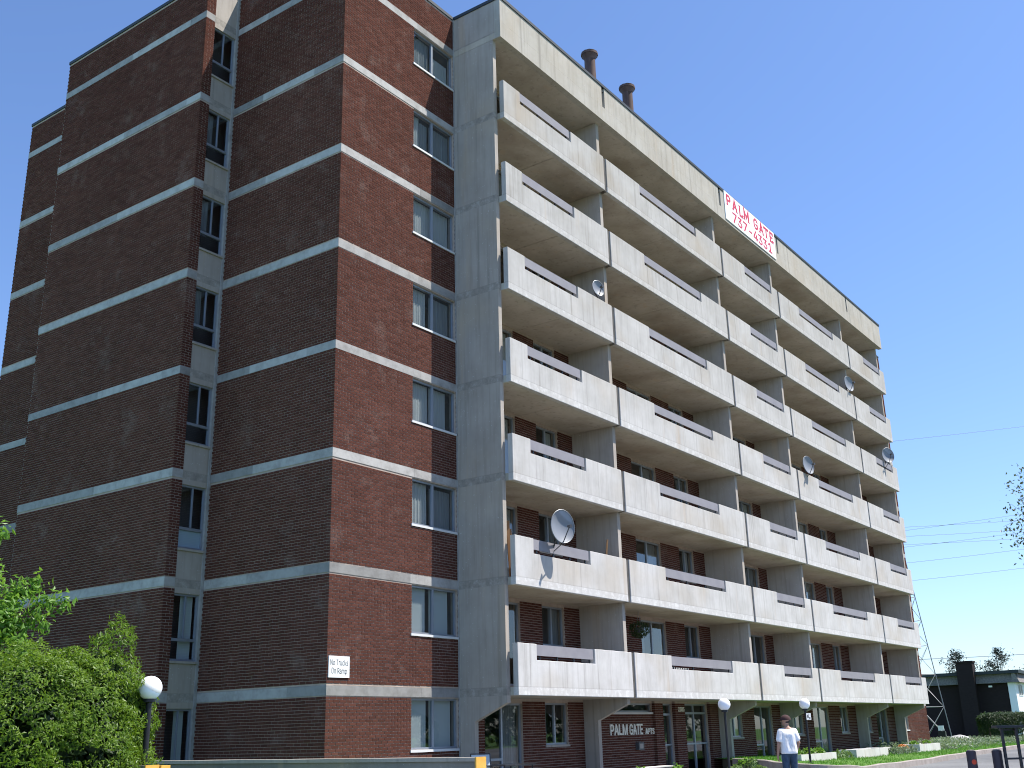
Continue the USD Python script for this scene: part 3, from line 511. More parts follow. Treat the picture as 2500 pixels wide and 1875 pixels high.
# loose things on balconies
t = thing("wooden_board", "tall brown boards leaning behind the left fin on a low balcony", "board", (.5, .5, 5.4)); m = MB()
m.path([(0, 0, 0), (.02, .1, 1.55)], .06, 4); obj("board", m, "wood", t); obj("board", MB().path([(.16, .05, 0), (.2, .15, 1.36)], .05, 4), "wood", t)
t = thing("wooden_plank", "reddish plank leaning against the divider above the second balcony row", "plank", (5.3, .6, 5.4)); mb = MB(); mb.path([(.0, 0, 0), (.1, -.15, 1.65)], .035, 4); obj("plank", mb, "wood", t)
def leaf_quads(c, nrm, L, W, rng, droop=0.0, fold=.25):
    """rhombic leaves centred at c, facing roughly nrm"""
    n = len(c); nrm = nrm + rng.normal(0, .55, (n, 3)); nrm /= np.linalg.norm(nrm, axis=1, keepdims=True) + 1e-9
    a = rng.normal(0, 1, (n, 3)); a[:, 2] -= droop; u = a - (a * nrm).sum(1, keepdims=True) * nrm; u /= np.linalg.norm(u, axis=1, keepdims=True) + 1e-9; w = np.cross(nrm, u)
    L, W = (np.broadcast_to(x, n)[:, None] for x in (L * rng.uniform(.7, 1.3, n), W * rng.uniform(.7, 1.3, n)))
    v = np.stack([c - u * L / 2, c + w * W / 2 - nrm * W * fold, c + u * L / 2, c - w * W / 2 - nrm * W * fold], 1).reshape(-1, 3)
    i = 4 * np.arange(n)[:, None]; f = np.hstack([i + [[0, 1, 2]], i + [[0, 2, 3]]]).reshape(-1, 3)
    return v, f
def clump(rng, n, rad, flat=.8): p = rng.normal(0, 1, (n, 3)); p /= np.linalg.norm(p, axis=1, keepdims=True); q = p * (rng.uniform(.55, 1, (n, 1)) ** .5); return q * np.array([rad, rad, rad * flat]), p
t = thing("hanging_plant", "trailing leafy plant hanging from a balcony ceiling above the entrance", "hanging plant", (8.0, 1.0, 4.6)); p, nn = clump(R, 420, .34, .8)
obj("foliage", leaf_quads(p, nn, .1, .04, R, 1.5), "leaf_dark", t); obj("basket", lathe([(0, -.12), (.12, -.1), (.18, .05), (.16, .05), (0, -.06)], 14), "frame_dark", t); obj("hanger", MB().path([(.15, 0, .05), (0, 0, .58), (-.15, 0, .05)], .006, 4), "steel", t)

# ------------------------------------------------------------------ street furniture and foreground
def lamp(name, loc, h, rad, label, pr=.034):
    t = thing("globe_lamp", label, "lamp post", loc, group="white globe lamps")
    obj("post", lathe([(.0, 0), (.1, 0), (.1, .02), (pr, .03), (pr, h - .05)], 18), "black_metal", t, smooth=40)
    obj("collar", lathe([(pr, h - .06), (.09, h - .05), (.09, h), (0, h)], 20), "black_metal", t, smooth=35)
    a0 = -math.pi / 2 + .42; obj("globe", lathe([(rad * math.cos(a), h + rad * .9 + rad * math.sin(a)) for a in np.linspace(a0, math.pi / 2, 22)], 36), "globe", t, smooth=True)
    return t
lamp("a", (-11.2, -.72, 1.27), 1.0, .187, "white globe lamp on a short black post beside the clipped bush", .045)
lamp("b", (6.15, -2.55, .12), 1.95, .17, "white globe lamp standing before the entrance doors"); L2 = lamp("c", (11.3, -2.85, zl(11.3, -2.85)), 1.6, .165, "white globe lamp with a small notice under it on the lawn")
t = thing("lamp_notice", "small white notice fixed to the lamp post under the globe on the lawn", "notice"); o = np.array([11.3, -2.85, 0])
FN = Face((11.2, -2.93), (.21 / .25, -.13 / .25), (-.13 / .25, -.21 / .25)); mb = MB(); FN.box(mb, -.03, .14, 1.78, 1.98, 0, .012); obj("plate", mb, "sign_white", t)
mb = MB(); FN.box(mb, .0, .05, 1.84, 1.92, .012, .015); FN.box(mb, .07, .11, 1.81, 1.86, .012, .015); FN.box(mb, .02, .08, 1.945, 1.955, .012, .015); obj("print", mb, "letter_black", t)
def ramp_wall(name, x0, x1, y0, y1, z, label):
    t = thing(name, label, "retaining wall"); mb = MB(); mb.box(x0, x1, y0 + .03, y1, -2.0, z - .06); obj("wall", mb, "concrete_dark", t)
    mb = MB(); mb.box(x0 - .02, x1 + .02, y0 + .03, y1, z - .058, z); obj("coping", mb, "concrete_fin", t)
    mb = MB(); mb.box(x0 - .02, x1 + .02, y0, y0 + .028, -.05, z + .003); obj("painted_end", mb, "yellow_paint", t)
    return t
ramp_wall("ramp_wall", -9.0, -8.8, -5.62, 5.6, 1.28, "low dark concrete ramp wall with a yellow painted end below the brick wing")
ramp_wall("lamp_wall", -11.36, -11.15, -1.0, 8.0, 1.27, "concrete wall with a yellow painted end carrying the globe lamp by the bush")
t = thing("yellow_block", "yellow painted kerb block beside the lamp wall", "block"); mb = MB(); mb.box(-11.12, -10.95, -1.04, -.9, -.05, 1.262); obj("block", mb, "yellow_paint", t)
t = thing("covered_object", "pale grey covered object on the wall behind the lamp post", "cover"); mb = MB(); mb.box(-11.3, -11.05, .3, .75, 1.272, 1.5); mb.box(-11.28, -11.07, .28, .3, 1.272, 1.42); obj("cover", mb, "curtain_grey", t)

# the clipped cedar bush
def lumps_cloud(rng, lumps, n, spray, wid, jitter=.12, droop=0):
    C = np.array([l[:3] for l in lumps]); Rr = np.array([l[3:6] for l in lumps]); area = (Rr[:, 0] * Rr[:, 2]); pick = rng.choice(len(lumps), n, p=area / area.sum())
    d = rng.normal(0, 1, (n, 3)); d /= np.linalg.norm(d, axis=1, keepdims=True); s = 1 - np.abs(rng.normal(0, jitter, n))[:, None]
    p = C[pick] + d * Rr[pick] * s
    p += (meshkit.fbm(p * 3.1, 3, 5)[:, None] - .5) * .5 * d
    inside_any = np.zeros(n, bool)
    for c, r in zip(C, Rr): inside_any |= ((((p - c) / r) ** 2).sum(1) < .55)
    keep = ~inside_any & (meshkit.fbm(p * 5.5, 2, 9) > .39)
    return p[keep], d[keep]
rb = np.random.default_rng(3)
t = thing("cedar_bush", "large clipped yellow-green cedar bush at the lower left", "bush")
BS = np.array([.36, -.50, 0]); lump = [(-12.25, .75, 1.0, 1.35, 1.2, 1.9), (-12.75, .2, 1.3, 1.2, 1.1, 1.75), (-11.75, .65, 1.1, .72, .75, 1.55), (-11.62, .35, 2.0, .55, .55, .75), (-12.2, .3, 2.35, .75, .7, .75), (-13.4, .2, 1.6, 1.2, 1.0, 1.5), (-13.2, 1.2, 1.4, 1.4, 1.0, 1.65)]
p, d = lumps_cloud(rb, lump, 175000, .06, .05); p = p + BS; v1, f1 = leaf_quads(p, d, .068, .025, rb); obj("foliage", (v1, f1), "leaf_cedar", t)
top = [(-11.9, .25, 2.95, .28, .28, .62), (-12.2, .3, 2.85, .3, .3, .45), (-11.65, .3, 2.6, .3, .3, .4)]
p, d = lumps_cloud(rb, top, 5200, .06, .02, .35); p = p + BS; obj("shoots", leaf_quads(p, d * [1, 1, .2] + [0, 0, .0], .09, .022, rb, -.8), "leaf_cedar", t)
m = MB()
for q in range(6): m.path([(-12.3 + .2 * q, .6, 0), (-12.3 + .22 * q + rb.normal(0, .1), .5, 1.2), (-12.4 + .22 * q, .4, 2.5)], .05, 6, .015)
obj("stem", m, "bark", t)
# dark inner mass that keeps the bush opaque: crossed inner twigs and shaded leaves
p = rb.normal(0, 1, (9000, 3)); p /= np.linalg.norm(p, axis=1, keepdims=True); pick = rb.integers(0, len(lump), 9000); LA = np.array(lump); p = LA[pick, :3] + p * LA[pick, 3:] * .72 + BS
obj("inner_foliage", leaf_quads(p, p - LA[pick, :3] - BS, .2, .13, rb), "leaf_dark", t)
# leafy tree behind the bush
def grow(m, rng, a, d, L, r, depth, tips, spread=.6, up=.15):
    pts = [np.array(a, float)]; d = np.array(d, float); d /= np.linalg.norm(d)
    for i in range(3): d = d + rng.normal(0, .14, 3) + [0, 0, up * .3]; d /= np.linalg.norm(d); pts.append(pts[-1] + d * L / 3)
    m.path(pts, r, 6 if r > .02 else 4, r * .6)
    if depth == 0: tips.append((pts[-1], d)); tips.append((pts[-2], d)); return
    for i in range(3 if depth > 1 else 4):
        k = pts[1 + rng.integers(0, 3)] if i else pts[-1]; e = d + rng.normal(0, spread, 3); grow(m, rng, k, e, L * .68, r * .55, depth - 1, tips, spread, up)
rt_ = np.random.default_rng(11)
t = thing("leafy_tree", "bright green broadleaf tree at the left edge behind the bush", "tree", (0, 0, 0))
m = MB(); tips = []; base = np.array([-13.2, 3.0, 0]); m.path([base, base + [0.05, -.05, 1.6], base + [.1, -.1, 2.6]], .12, 10, .08)
for tgt in [(-11.75, 1.75, 4.25), (-11.95, 1.9, 4.75), (-12.1, 2.0, 3.9), (-12.5, 2.3, 5.1), (-12.9, 2.6, 5.3), (-11.9, 1.6, 3.45), (-12.35, 1.9, 4.35), (-13.2, 2.4, 4.6), (-13.4, 3.2, 5.2), (-12.6, 1.8, 3.6), (-13.3, 2.0, 3.6), (-14, 3, 4.4)]:
    s = base + [.1, -.1, 1.8 + rt_.uniform(0, .8)]; v = np.array(tgt) - s; L = np.linalg.norm(v); m.path([s, s + v * .4 + rt_.normal(0, .05, 3), s + v * .75], .035, 6, .018); grow(m, rt_, s + v * .55, v + rt_.normal(0, .1, 3), L * .3, .016, 1, tips, .75, .25)
obj("trunk", m, "bark", t)
cs, ns = [], []
for q, dd in tips:
    k = 42; off = rt_.normal(0, .1, (k, 3)); cs.append(q + off); ns.append(off / .1 + [0, 0, .8])
obj("crown", leaf_quads(np.vstack(cs), np.vstack(ns), .13, .06, rt_, 1.2), "leaf_bright", t)
# tree whose branches hang into the picture at the right
rr = np.random.default_rng(21)
t = thing("drooping_tree", "thin-leaved tree hanging its branches in at the right edge", "tree", (0, 0, 0)); m = MB(); tips = []
base = np.array([3.82, -14.95, 0]); m.path([base, base + [-.05, .1, 2.2], base + [0, .15, 4.6]], .2, 12, .12)
for tgt in [(1.5, -11.95, 7.0), (1.3, -11.7, 6.5), (1.1, -11.45, 6.0), (1.05, -11.4, 5.5), (1.25, -11.5, 5.0), (1.5, -11.6, 4.6), (1.85, -11.8, 4.35), (1.7, -12.1, 6.2), (1.8, -12.2, 5.5), (1.95, -12.4, 6.8), (2.1, -12.6, 5.0)]:
    s = base + [0, .12, rr.uniform(3.0, 4.3)]; v = np.array(tgt) + [.32, -.45, 0] - s; L = np.linalg.norm(v); m.path([s, s + v * .4 + [0, 0, .2], s + v * .78 + [0, 0, .1]], .05, 6, .016); grow(m, rr, s + v * .68 + [0, 0, .1], v + [0, 0, -.2], L * .22, .014, 2, tips, .75, -.1)
for i in range(8):
    ang = rr.uniform(-1.2, 1.6); s = base + [0, .12, rr.uniform(3.0, 4.4)]; v = np.array([math.cos(ang), math.sin(ang), rr.uniform(.3, 1.5)]); L = rr.uniform(1.7, 2.3)
    m.path([s, s + v * L * .5, s + v * L * .8], .05, 6, .02); grow(m, rr, s + v * L * .7, v, L * .5, .02, 2, tips, .8, -.1)
obj("trunk", m, "bark", t); cs, ns = [], []
for q, dd in tips:
    k = 15; off = rr.normal(0, .12, (k, 3)); cs.append(q + off + [0, 0, -.04]); ns.append(rr.normal(0, 1, (k, 3)))
obj("crown", leaf_quads(np.vstack(cs), np.vstack(ns), .075, .042, rr, .8), "leaf_far", t)
# bollards and black frame
BZ = float(zd(-.2))
def bollard(loc, label, refl):
    t = thing("bollard", label, "bollard", loc, group="dark bollards at the drive's edge")
    obj("post", lathe([(0, 0), (.088, 0), (.088, 1.0), (.08, 1.012), (0, 1.014)], 20), "post_brown", t, smooth=35); obj("cap", lathe([(0, 1.015), (.07, 1.015), (.06, 1.03), (0, 1.035)], 16), "kerb", t)
    if refl:
        p = np.array([-.0, -.0, .82]); dv = np.array([-.775, -.551, 0]); u = np.array([.58, -.81, 0]); a = np.linspace(0, 6.28, 17); v = [(p + dv * .094 + u * .045 * math.cos(x) + np.array([0, 0, .045 * math.sin(x)])) for x in a] + [p + dv * .096]
        obj("reflector_disc", (np.array(v), np.array([[i, i + 1, 17] for i in range(16)])), "reflector", t)
bollard((-.17, -10.42, BZ), "dark round bollard with an orange-red reflector disc", True); bollard((.06, -10.82, BZ), "plain dark round bollard beside the black metal frame", False)
t = thing("metal_frame", "black metal frame with a flat top rail at the lower right corner", "metal frame", (0, 0, 0)); a = np.array([-.09, -10.9, 0]); e = np.array([.585, -.81, 0]); f_ = np.array([.81, .585, 0])
def fb(mb, s0, s1, t0, t1, z0, z1): c = [a + e * s + f_ * q + [0, 0, z] for s in (s0, s1) for q in (t1, t0) for z in (z0, z1)]; return mb.add(c, BOXF)
obj("top_rail", fb(MB(), 0, 2.2, -.05, .18, 1.475, 1.52), "black_metal", t); obj("lower_rail", fb(MB(), .09, 2.1, -.01, .03, .92, .955), "black_metal", t)
for s in (.11, .38, 1.2, 2.0): obj("leg", fb(MB(), s - .022, s + .022, -.012, .032, 0, 1.474), "black_metal", t)
obj("inner_rail", fb(MB(), .1, .42, .06, .1, 1.43, 1.46), "black_metal", t)
# patio: chair, table
def patio_chair(loc, rz, label):
    t = thing("patio_chair", label, "chair", loc, rz); fr = MB()
    for s in (-.24, .24): fr.path([(s, -.25, 0), (s, -.25, .62), (s, .2, .62)], .014, 6); fr.path([(s, .22, 0), (s, .2, .42), (s, .34, .98)], .014, 6); fr.path([(s, -.25, .42), (s, .2, .42)], .014, 6)
    fr.path([(-.24, .34, .98), (.24, .34, .98)], .014, 6); fr.path([(-.24, -.25, .42), (.24, -.25, .42)], .014, 6); obj("frame", fr, "black_metal", t)
    obj("seat", MB().add([(x, y, z) for x in (-.23, .23) for y in (-.24, .19) for z in (.41, .425)], BOXF), "mesh_cloth", t)
    obj("backrest", MB().add([(x, y + q, z) for x in (-.225, .225) for q in (0, .012) for y, z in ((.2, .46), (.333, .96))], BOXF), "mesh_cloth", t)
patio_chair((-.62, .65, .17), -40, "patio chair with a pale blue mesh back beside the concrete fin")
t = thing("patio_table", "dark patio table beside the blue chair", "table", (.3, .6, .17)); mb = MB(); mb.box(-.65, .65, -.4, .4, .69, .715); obj("tabletop", mb, "black_metal", t)
for sx in (-.58, .58):
    for sy in (-.33, .33): obj("leg", MB().bar((sx, sy, 0), (sx, sy, .69), .016, 6), "black_metal", t)
# planters and plants
def planter(x0, x1, y0, y1, z0, z1, label):
    t = thing("planter_box", label, "planter", (0, 0, 0), group="concrete planters in front of the ground floor"); w = .09; mb = MB()
    mb.box(x0, x1, y0, y0 + w, z0, z1); mb.box(x0, x1, y1 - w, y1, z0, z1); mb.box(x0, x0 + w, y0 + w, y1 - w, z0, z1); mb.box(x1 - w, x1, y0 + w, y1 - w, z0, z1); obj("box", mb, "concrete_planter", t)
    mb = MB(); mb.box(x0 + w, x1 - w, y0 + w, y1 - w, z0, z1 - .04); obj("soil", mb, "earth", t)
planter(12.75, 15.95, -2.0, -1.3, .35, .72, "pale concrete planter nearest the lamp with the notice"); planter(18.0, 21.6, -2.0, -1.3, .38, .74, "middle pale concrete planter on the lawn"); planter(25.8, 28.85, -2.0, -1.2, .36, .76, "farthest pale concrete planter near the end of the building"); planter(21.7, 25.6, -.9, -.3, .38, .68, "set back concrete planter close against the ground floor")
def plant(x, y, z, n, rad, flat, m, label, cat="plant", L=.16, W=.07, group=None, name="leafy_plant"):
    r = np.random.default_rng(int(abs(x * 131 + y * 17)) + n); p, d = clump(r, n, rad, flat); p[:, 2] = np.abs(p[:, 2]); t = thing(name, label, cat, (x, y, z), group=group)
    obj("foliage", leaf_quads(p, d + [0, 0, .4], L, W, r, -.5), m, t); st = MB()
    for q in range(5): e = r.normal(0, rad * .4, 2); st.path([(0, 0, 0), (e[0], e[1], rad * flat * .7)], .008, 4)
    obj("stem", st, "twig", t)
plant(8.6, -1.6, .25, 160, .35, .9, "hosta", "leafy plant in the bed beside the man's left hand"); plant(9.6, -1.9, .3, 150, .33, .7, "hosta", "leafy plant in the bed just behind the man", L=.13)
plant(11.9, -.7, .4, 130, .3, .8, "hosta", "leafy plant at the lawn's edge left of the planters"); plant(12.5, -.2, .42, 120, .3, .8, "leaf_bright", "small green plant close to the entrance column")
for i, x in enumerate((13.3, 14.3, 15.2)): plant(x, -1.65, .68, 90, .26, .9, "leaf_bright", ["green plant at the left end of the nearest planter", "green plant in the middle of the nearest planter", "green plant at the right end of the nearest planter"][i])
for i, x in enumerate((16.6, 17.3)): plant(x, -1.8, .42, 110, .35, 1.0, "hosta", ["tall leafy plant right of the nearest planter", "leafy plant left of the middle planter"][i])
for i, x in enumerate((22.4, 23.4, 24.4)): plant(x, -2.0, .45, 150, .38, .8, "groundcover", ["grey-green plant just right of the middle planter", "grey-green plant between the middle and the farthest planter", "grey-green plant just left of the farthest planter"][i], L=.12, W=.05)
for i, x in enumerate((26.4, 28.2)): plant(x, -1.6, .72, 90, .22, .8, "leaf_bright", ["green plant at the left of the farthest planter", "green plant at the right of the farthest planter"][i], L=.1)
plant(25.2, -1.5, .6, 120, .28, .7, "flower_orange", "clump of orange flowers beside the farthest planter", "flowers", L=.06, W=.05, name="flower_clump")
plant(30.3, -1.6, .42, 500, .8, .35, "groundcover", "low spread of pale ground plants in front of the tower's foot", "ground plants", L=.1, W=.05)
gp = np.random.default_rng(5); n = 5200; gxy = np.c_[gp.uniform(29, 52, n), gp.uniform(-3.2, 3.5, n)]; c = np.c_[gxy, zl(gxy[:, 0], gxy[:, 1]) + gp.uniform(.02, .3, n)]
obj("ground_cover", leaf_quads(c, np.tile([0, 0, 1.0], (n, 1)), .14, .06, gp, -.3), "groundcover", label="pale green ground cover in front of the neighbouring house", cat="ground cover", kind="stuff")
for i, (x, lb) in enumerate(((1.9, "green shrub top left of the entrance, at the frame's bottom edge"), (4.0, "bright green shrub top below the building name"), (6.0, "bright green shrub top below the single entrance door"))): plant(x, -1.0, .1, 260, .36, 1.75, "leaf_bright", lb, "shrub", L=.14, W=.06, name="shrub")
plant(.85, .1, .3, 90, .2, 1.8, "leaf_bright", "small potted plant right of the patio table", L=.12, W=.04)
t = thing("garden_wall", "low pale wall in front of the building name", "garden wall"); mb = MB(); mb.box(4.2, 5.8, -1.0, -.8, 0, .63); obj("wall", mb, "kerb", t); mb = MB(); mb.box(4.17, 5.83, -1.03, -.77, .632, .66); obj("coping", mb, "concrete_planter", t)

# ------------------------------------------------------------------ beyond the building
rl = np.random.default_rng(77); n = 16000; lx = rl.uniform(-60, 120, n); hh = 5.5 + 4.5 * meshkit.fbm(np.c_[lx * .12, lx * 0, lx * 0], 3, 8)
lz = hh * rl.uniform(0, 1, n) ** .6; ly = -52 - 3.5 * np.sqrt(np.clip(1 - (lz / hh) ** 2, 0, 1)) * rl.uniform(-1, 1, n); c = np.c_[lx, ly, lz]
m = 9000; ky = rl.uniform(-30, 80, m); kh = 12 + 9 * meshkit.fbm(np.c_[ky * .1, ky * 0, ky * 0 + 3], 3, 8); kz = kh * rl.uniform(0, 1, m) ** .6; c = np.vstack([c, np.c_[-48 - 4 * np.sqrt(np.clip(1 - (kz / kh) ** 2, 0, 1)) * rl.uniform(-1, 1, m), ky, kz]]); n += m  # taller left row, out of view, added to block sky light on the gable
obj("tree_line", leaf_quads(c, np.tile([0, .8, .6], (n, 1)), 1.0, .65, rl), "leaf_dark", label="belt of green trees across the street, and an unseen left row added to block sky light", cat="trees", kind="stuff")
H = thing("neighbour_house", "dark brick two storey house with a shingled mansard roof beyond the building", "house"); hx, hy, gz = 66.5, 2.25, .3
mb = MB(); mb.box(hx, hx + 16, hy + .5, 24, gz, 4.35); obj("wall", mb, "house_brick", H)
mb = MB(); mb.box(hx - .1, hx + 16, hy - .02, hy + .49, gz, 4.35); obj("corner_wall", mb, "siding", H)
for y0, y1, x0, x1, nm in ((hy - .3, 24, hx - .12, hx, "side"), (hy - .32, hy - .3 + .3, hx - .12, hx + 16, "front")): pass
man = Polygon([(hx - .35, 4.3), (hx - .12, 4.95), (hx + .1, 4.95), (hx + .1, 4.3)]); obj("mansard_roof", prism(man, "y", hy - .3, 24), "shingle", H)
man = Polygon([(hy - .4, 4.3), (hy - .15, 4.95), (hy + .1, 4.95), (hy + .1, 4.3)]); obj("mansard_roof", prism(man, "x", hx - .3, hx + 16), "shingle", H)
mb = MB(); mb.box(hx - .4, hx + 16.2, hy - .45, 24.2, 4.952, 5.18); obj("roof_edge", mb, "flashing", H)
mb = MB(); mb.box(hx - .7, hx + .1, 4.9, 6.1, gz, 5.86); obj("chimney", mb, "house_brick", H); mb = MB(); mb.box(hx - .76, hx + .14, 4.84, 6.16, 5.862, 5.98); obj("chimney_cap", mb, "house_brick", H)
FH = Face((hx, hy - .02), (1, 0), (0, -1))
for a in (.75, 3.2):
    mb = MB(); FH.box(mb, a, a + 1.35, 3.35, 4.2, 0, .03); w = obj("window", mb, "sill_white", H); mb = MB(); FH.box(mb, a + .08, a + .6, 3.43, 4.12, .03, .036); FH.box(mb, a + .74, a + 1.27, 3.43, 4.12, .03, .036); obj("pane", mb, "frame_dark", w)
t = thing("wall_light", "small pale lamp on the dark house wall under the eaves", "wall lamp"); mb = MB(); mb.box(hx - .12, hx - .004, 3.85, 4.1, 4.02, 4.14); obj("lamp", mb, "globe", t)
# lattice tower
T = thing("lattice_tower", "grey steel lattice tower standing behind the building's right end", "tower", (0, 0, 0)); c0 = np.array([50.97, 5.0, .35]); e1, e2 = RT * [1, 1, 0], FW * [1, 1, 0]; e1 /= np.linalg.norm(e1); e2 /= np.linalg.norm(e2); HT = 14.5; RB = 1.76
def corner(i, z): s = RB * (1 - (z / HT) * .97); th = math.radians(-22 + 90 * i); return c0 + e1 * s * math.cos(th) + e2 * s * math.sin(th) + [0, 0, z]
zs = [0, 2.2, 4.2, 6.0, 7.6, 9.1, 10.4, 11.6, 12.6, 13.5, 14.4]
for i in range(4):
    obj("leg", MB().path([corner(i, 0), corner(i, 14.4)], .032, 6, .022), "steel", T)
    m = MB()
    for a, b in zip(zs[:-1], zs[1:]): m.bar(corner(i, a), corner(i + 1, b), .013, 5); m.bar(corner(i + 1, a), corner(i, b), .013, 5); m.bar(corner(i, b), corner(i + 1, b), .013, 5)
    obj("bracing", m, "steel", T)
t = thing("tower_notice", "small white notice fixed on the lattice tower", "notice"); mb = MB(); mb.box(49.5, 49.54, 3.25, 3.6, 1.13, 1.42); obj("plate", mb, "sign_white", t)
t = thing("tower_box", "small black box on the lattice tower below the notice", "box"); mb = MB(); mb.box(49.52, 49.7, 3.2, 3.65, .8, 1.1); obj("casing", mb, "black_metal", t)
obj("rock", trimesh.Trimesh(*(lambda m: (np.array(m.vertices) * [.9, .9, .42] * (1 + .25 * (meshkit.noise(np.array(m.vertices) * 2.2, 4)[:, None] - .5)) + [47.9, 1.95, .42], np.array(m.faces)))(trimesh.creation.icosphere(3, 1.0)), process=False), "rock", smooth=True, label="grey boulder on the grass left of the far hedge", cat="rock")
rh = np.random.default_rng(9); t = thing("clipped_hedge", "dark green clipped hedge in front of the neighbouring house", "hedge")
a, b = np.array([43.9, -.2]), np.array([46.9, -4.4]); n = 26000; s = rh.uniform(0, 1, n); dirv = (b - a) / np.linalg.norm(b - a); nr = np.array([-dirv[1], dirv[0]]); th = rh.uniform(-.3, np.pi + .3, n); cx = .75 * np.sign(np.cos(th)) * np.abs(np.cos(th)) ** .5; cz = .35 + 1.28 * np.abs(np.sin(th)) ** .5 * np.sign(np.sin(th))
endr = np.minimum(1, np.minimum(s, 1 - s) * 9 + .35); p = np.c_[a + np.outer(s, b - a) + np.outer(cx * endr, nr), cz * (.8 + .2 * endr) + .35]; p += rh.normal(0, .05, (n, 3)); d = np.c_[np.outer(np.cos(th), nr), np.sin(th)]
obj("foliage", leaf_quads(p, d, .09, .05, rh), "leaf_dark", t)
m = MB()
for q in np.linspace(.1, .9, 7): c = a + (b - a) * q; m.bar((*c, .2), (*c, 1.6), .05, 6, .02)
obj("stem", m, "bark", t)
pk = LA = None
mbk = MB(); 
def pine(x, y, h, seed, label):
    r = np.random.default_rng(seed); t = thing("pine_tree", label, "pine tree", (x, y, .3), group="pines behind the house"); m = MB().bar((0, 0, 0), (0, 0, h), .16, 8, .03); cs, ds = [], []
    for i in range(26):
        z = h * (.5 + .5 * i / 26); L = (1 - i / 26) * 3.3 + .5; ang = r.uniform(0, 6.28); e = np.array([math.cos(ang), math.sin(ang), .35]); L *= r.uniform(.6, 1.1); m.path([(0, 0, z), np.array([0, 0, z]) + e * L], .035, 5, .015)
        for s in np.linspace(.45, 1, 4):
            if r.random() < .8: o = np.array([0, 0, z]) + e * L * s; k = 15; off = r.normal(0, .22, (k, 3)); cs.append(o + off + [0, 0, .1]); ds.append(off + [0, 0, .2])
    k = 40; off = r.normal(0, .16, (k, 3)); cs.append(np.array([0, 0, h]) + off); ds.append(off)
    obj("trunk", m, "bark", t); obj("crown", leaf_quads(np.vstack(cs), np.vstack(ds), .26, .09, r, -.5), "needle", t)
pine(95.2, 13.2, 7.9, 31, "dark pine rising behind the house chimney on the left"); pine(98.3, 10.1, 8.1, 32, "dark pine behind the house roof to the right of the chimney")
# power lines
W = [((97.24, 16.82, 31.55), (105.24, 4.88, 32.74), .03), ((100.23, 17.73, 22.39), (106.38, 8.9, 22.71), .03), ((100.37, 17.73, 22.05), (106.25, 8.8, 23.21), .028), ((100.53, 17.87, 21.41), (106.63, 9.11, 21.7), .03), ((100.74, 18.05, 20.54), (106.75, 9.45, 20.79), .03), ((100.81, 18.1, 20.29), (106.34, 9.79, 21.22), .028), ((101.38, 18.24, 18.61), (107.27, 9.43, 19.52), .03), ((102.06, 18.35, 16.71), (108.06, 9.4, 17.58), .03), ((104.6, 19.47, 8.33), (111.25, 9.96, 8.58), .055)]
WL = ["topmost power line, alone high above the others", "power line just under the topmost, nearly level", "power line crossing the upper pair at a slant", "power line third in height in the middle bundle", "nearly level power line of the lower pair in the bundle", "slanting power line of the lower pair in the bundle", "power line below the middle bundle", "lowest thin power line above the tower", "thick dark cable just above the house roof"]
for (p, q, r), lb in zip(W, WL):
    p, q = np.array(p), np.array(q); d = q - p; pts = [p + d * s + [0, 0, -.0 + .35 * (s - .5) ** 2 * .3] for s in np.linspace(-1.2, 2.2, 15)]
    obj("power_line", MB().path(pts, r * .62, 5), "wire", label=lb, cat="power line", group="power lines behind the building")

# ------------------------------------------------------------------ the walking man
def hullchain(bones, J, grow=0.0, res=16):
    out = m3.Manifold()
    for a, b in bones:
        (pa, ra), (pb, rb_) = J[a], J[b]
        s1 = m3.Manifold.sphere(ra + grow, res).translate(tuple(map(float, pa))); s2 = m3.Manifold.sphere(rb_ + grow, res).translate(tuple(map(float, pb))); out = out + m3.Manifold.batch_hull([s1, s2])
    return out
def smoothm(man, edge, it=12):
    mm = man.refine_to_length(edge).to_mesh(); t = trimesh.Trimesh(mm.vert_properties[:, :3], mm.tri_verts, process=True); trimesh.smoothing.filter_taubin(t, iterations=it); return np.array(t.vertices), np.array(t.faces)
J = {"pel": ((0, 0, .97), .115), "hl": ((-.085, 0, .93), .1), "hr": ((.085, 0, .93), .1), "kl": ((-.1, .02, .51), .06), "kr": ((.12, .12, .52), .06), "al": ((-.11, -.12, .1), .042), "ar": ((.12, .1, .09), .042), "tl": ((-.12, .02, .045), .035), "tr": ((.13, .25, .04), .035),
     "w": ((0, .0, 1.1), .115), "wl": ((-.06, 0, 1.1), .1), "wr": ((.06, 0, 1.1), .1), "cl": ((-.08, .0, 1.3), .1), "cr": ((.08, .0, 1.3), .1), "sl": ((-.158, 0, 1.375), .058), "sr": ((.158, 0, 1.375), .058), "nk": ((0, .01, 1.47), .055), "nk2": ((0, .03, 1.54), .052),
     "el": ((-.25, -.06, 1.11), .041), "er": ((.237, -.03, 1.13), .041), "ul": ((-.275, .0, .87), .03), "ur": ((.22, .14, .93), .03), "hd": ((0, .05, 1.63), .085), "hd2": ((0, .03, 1.665), .09), "jw": ((-.03, .1, 1.57), .055)}
LEG = [("hl", "kl"), ("kl", "al"), ("hr", "kr"), ("kr", "ar")]; TOR = [("hl", "hr"), ("pel", "wl"), ("pel", "wr"), ("wl", "cl"), ("wr", "cr"), ("cl", "cr"), ("cl", "sl"), ("cr", "sr"), ("sl", "sr"), ("hl", "wl"), ("hr", "wr"), ("cl", "wr"), ("cr", "wl")]
ARM = [("sl", "el"), ("el", "ul"), ("sr", "er"), ("er", "ur")]; HEAD = [("nk", "nk2"), ("nk2", "hd"), ("hd", "hd2"), ("hd", "jw"), ("cl", "nk"), ("cr", "nk"), ("sl", "nk"), ("sr", "nk")]
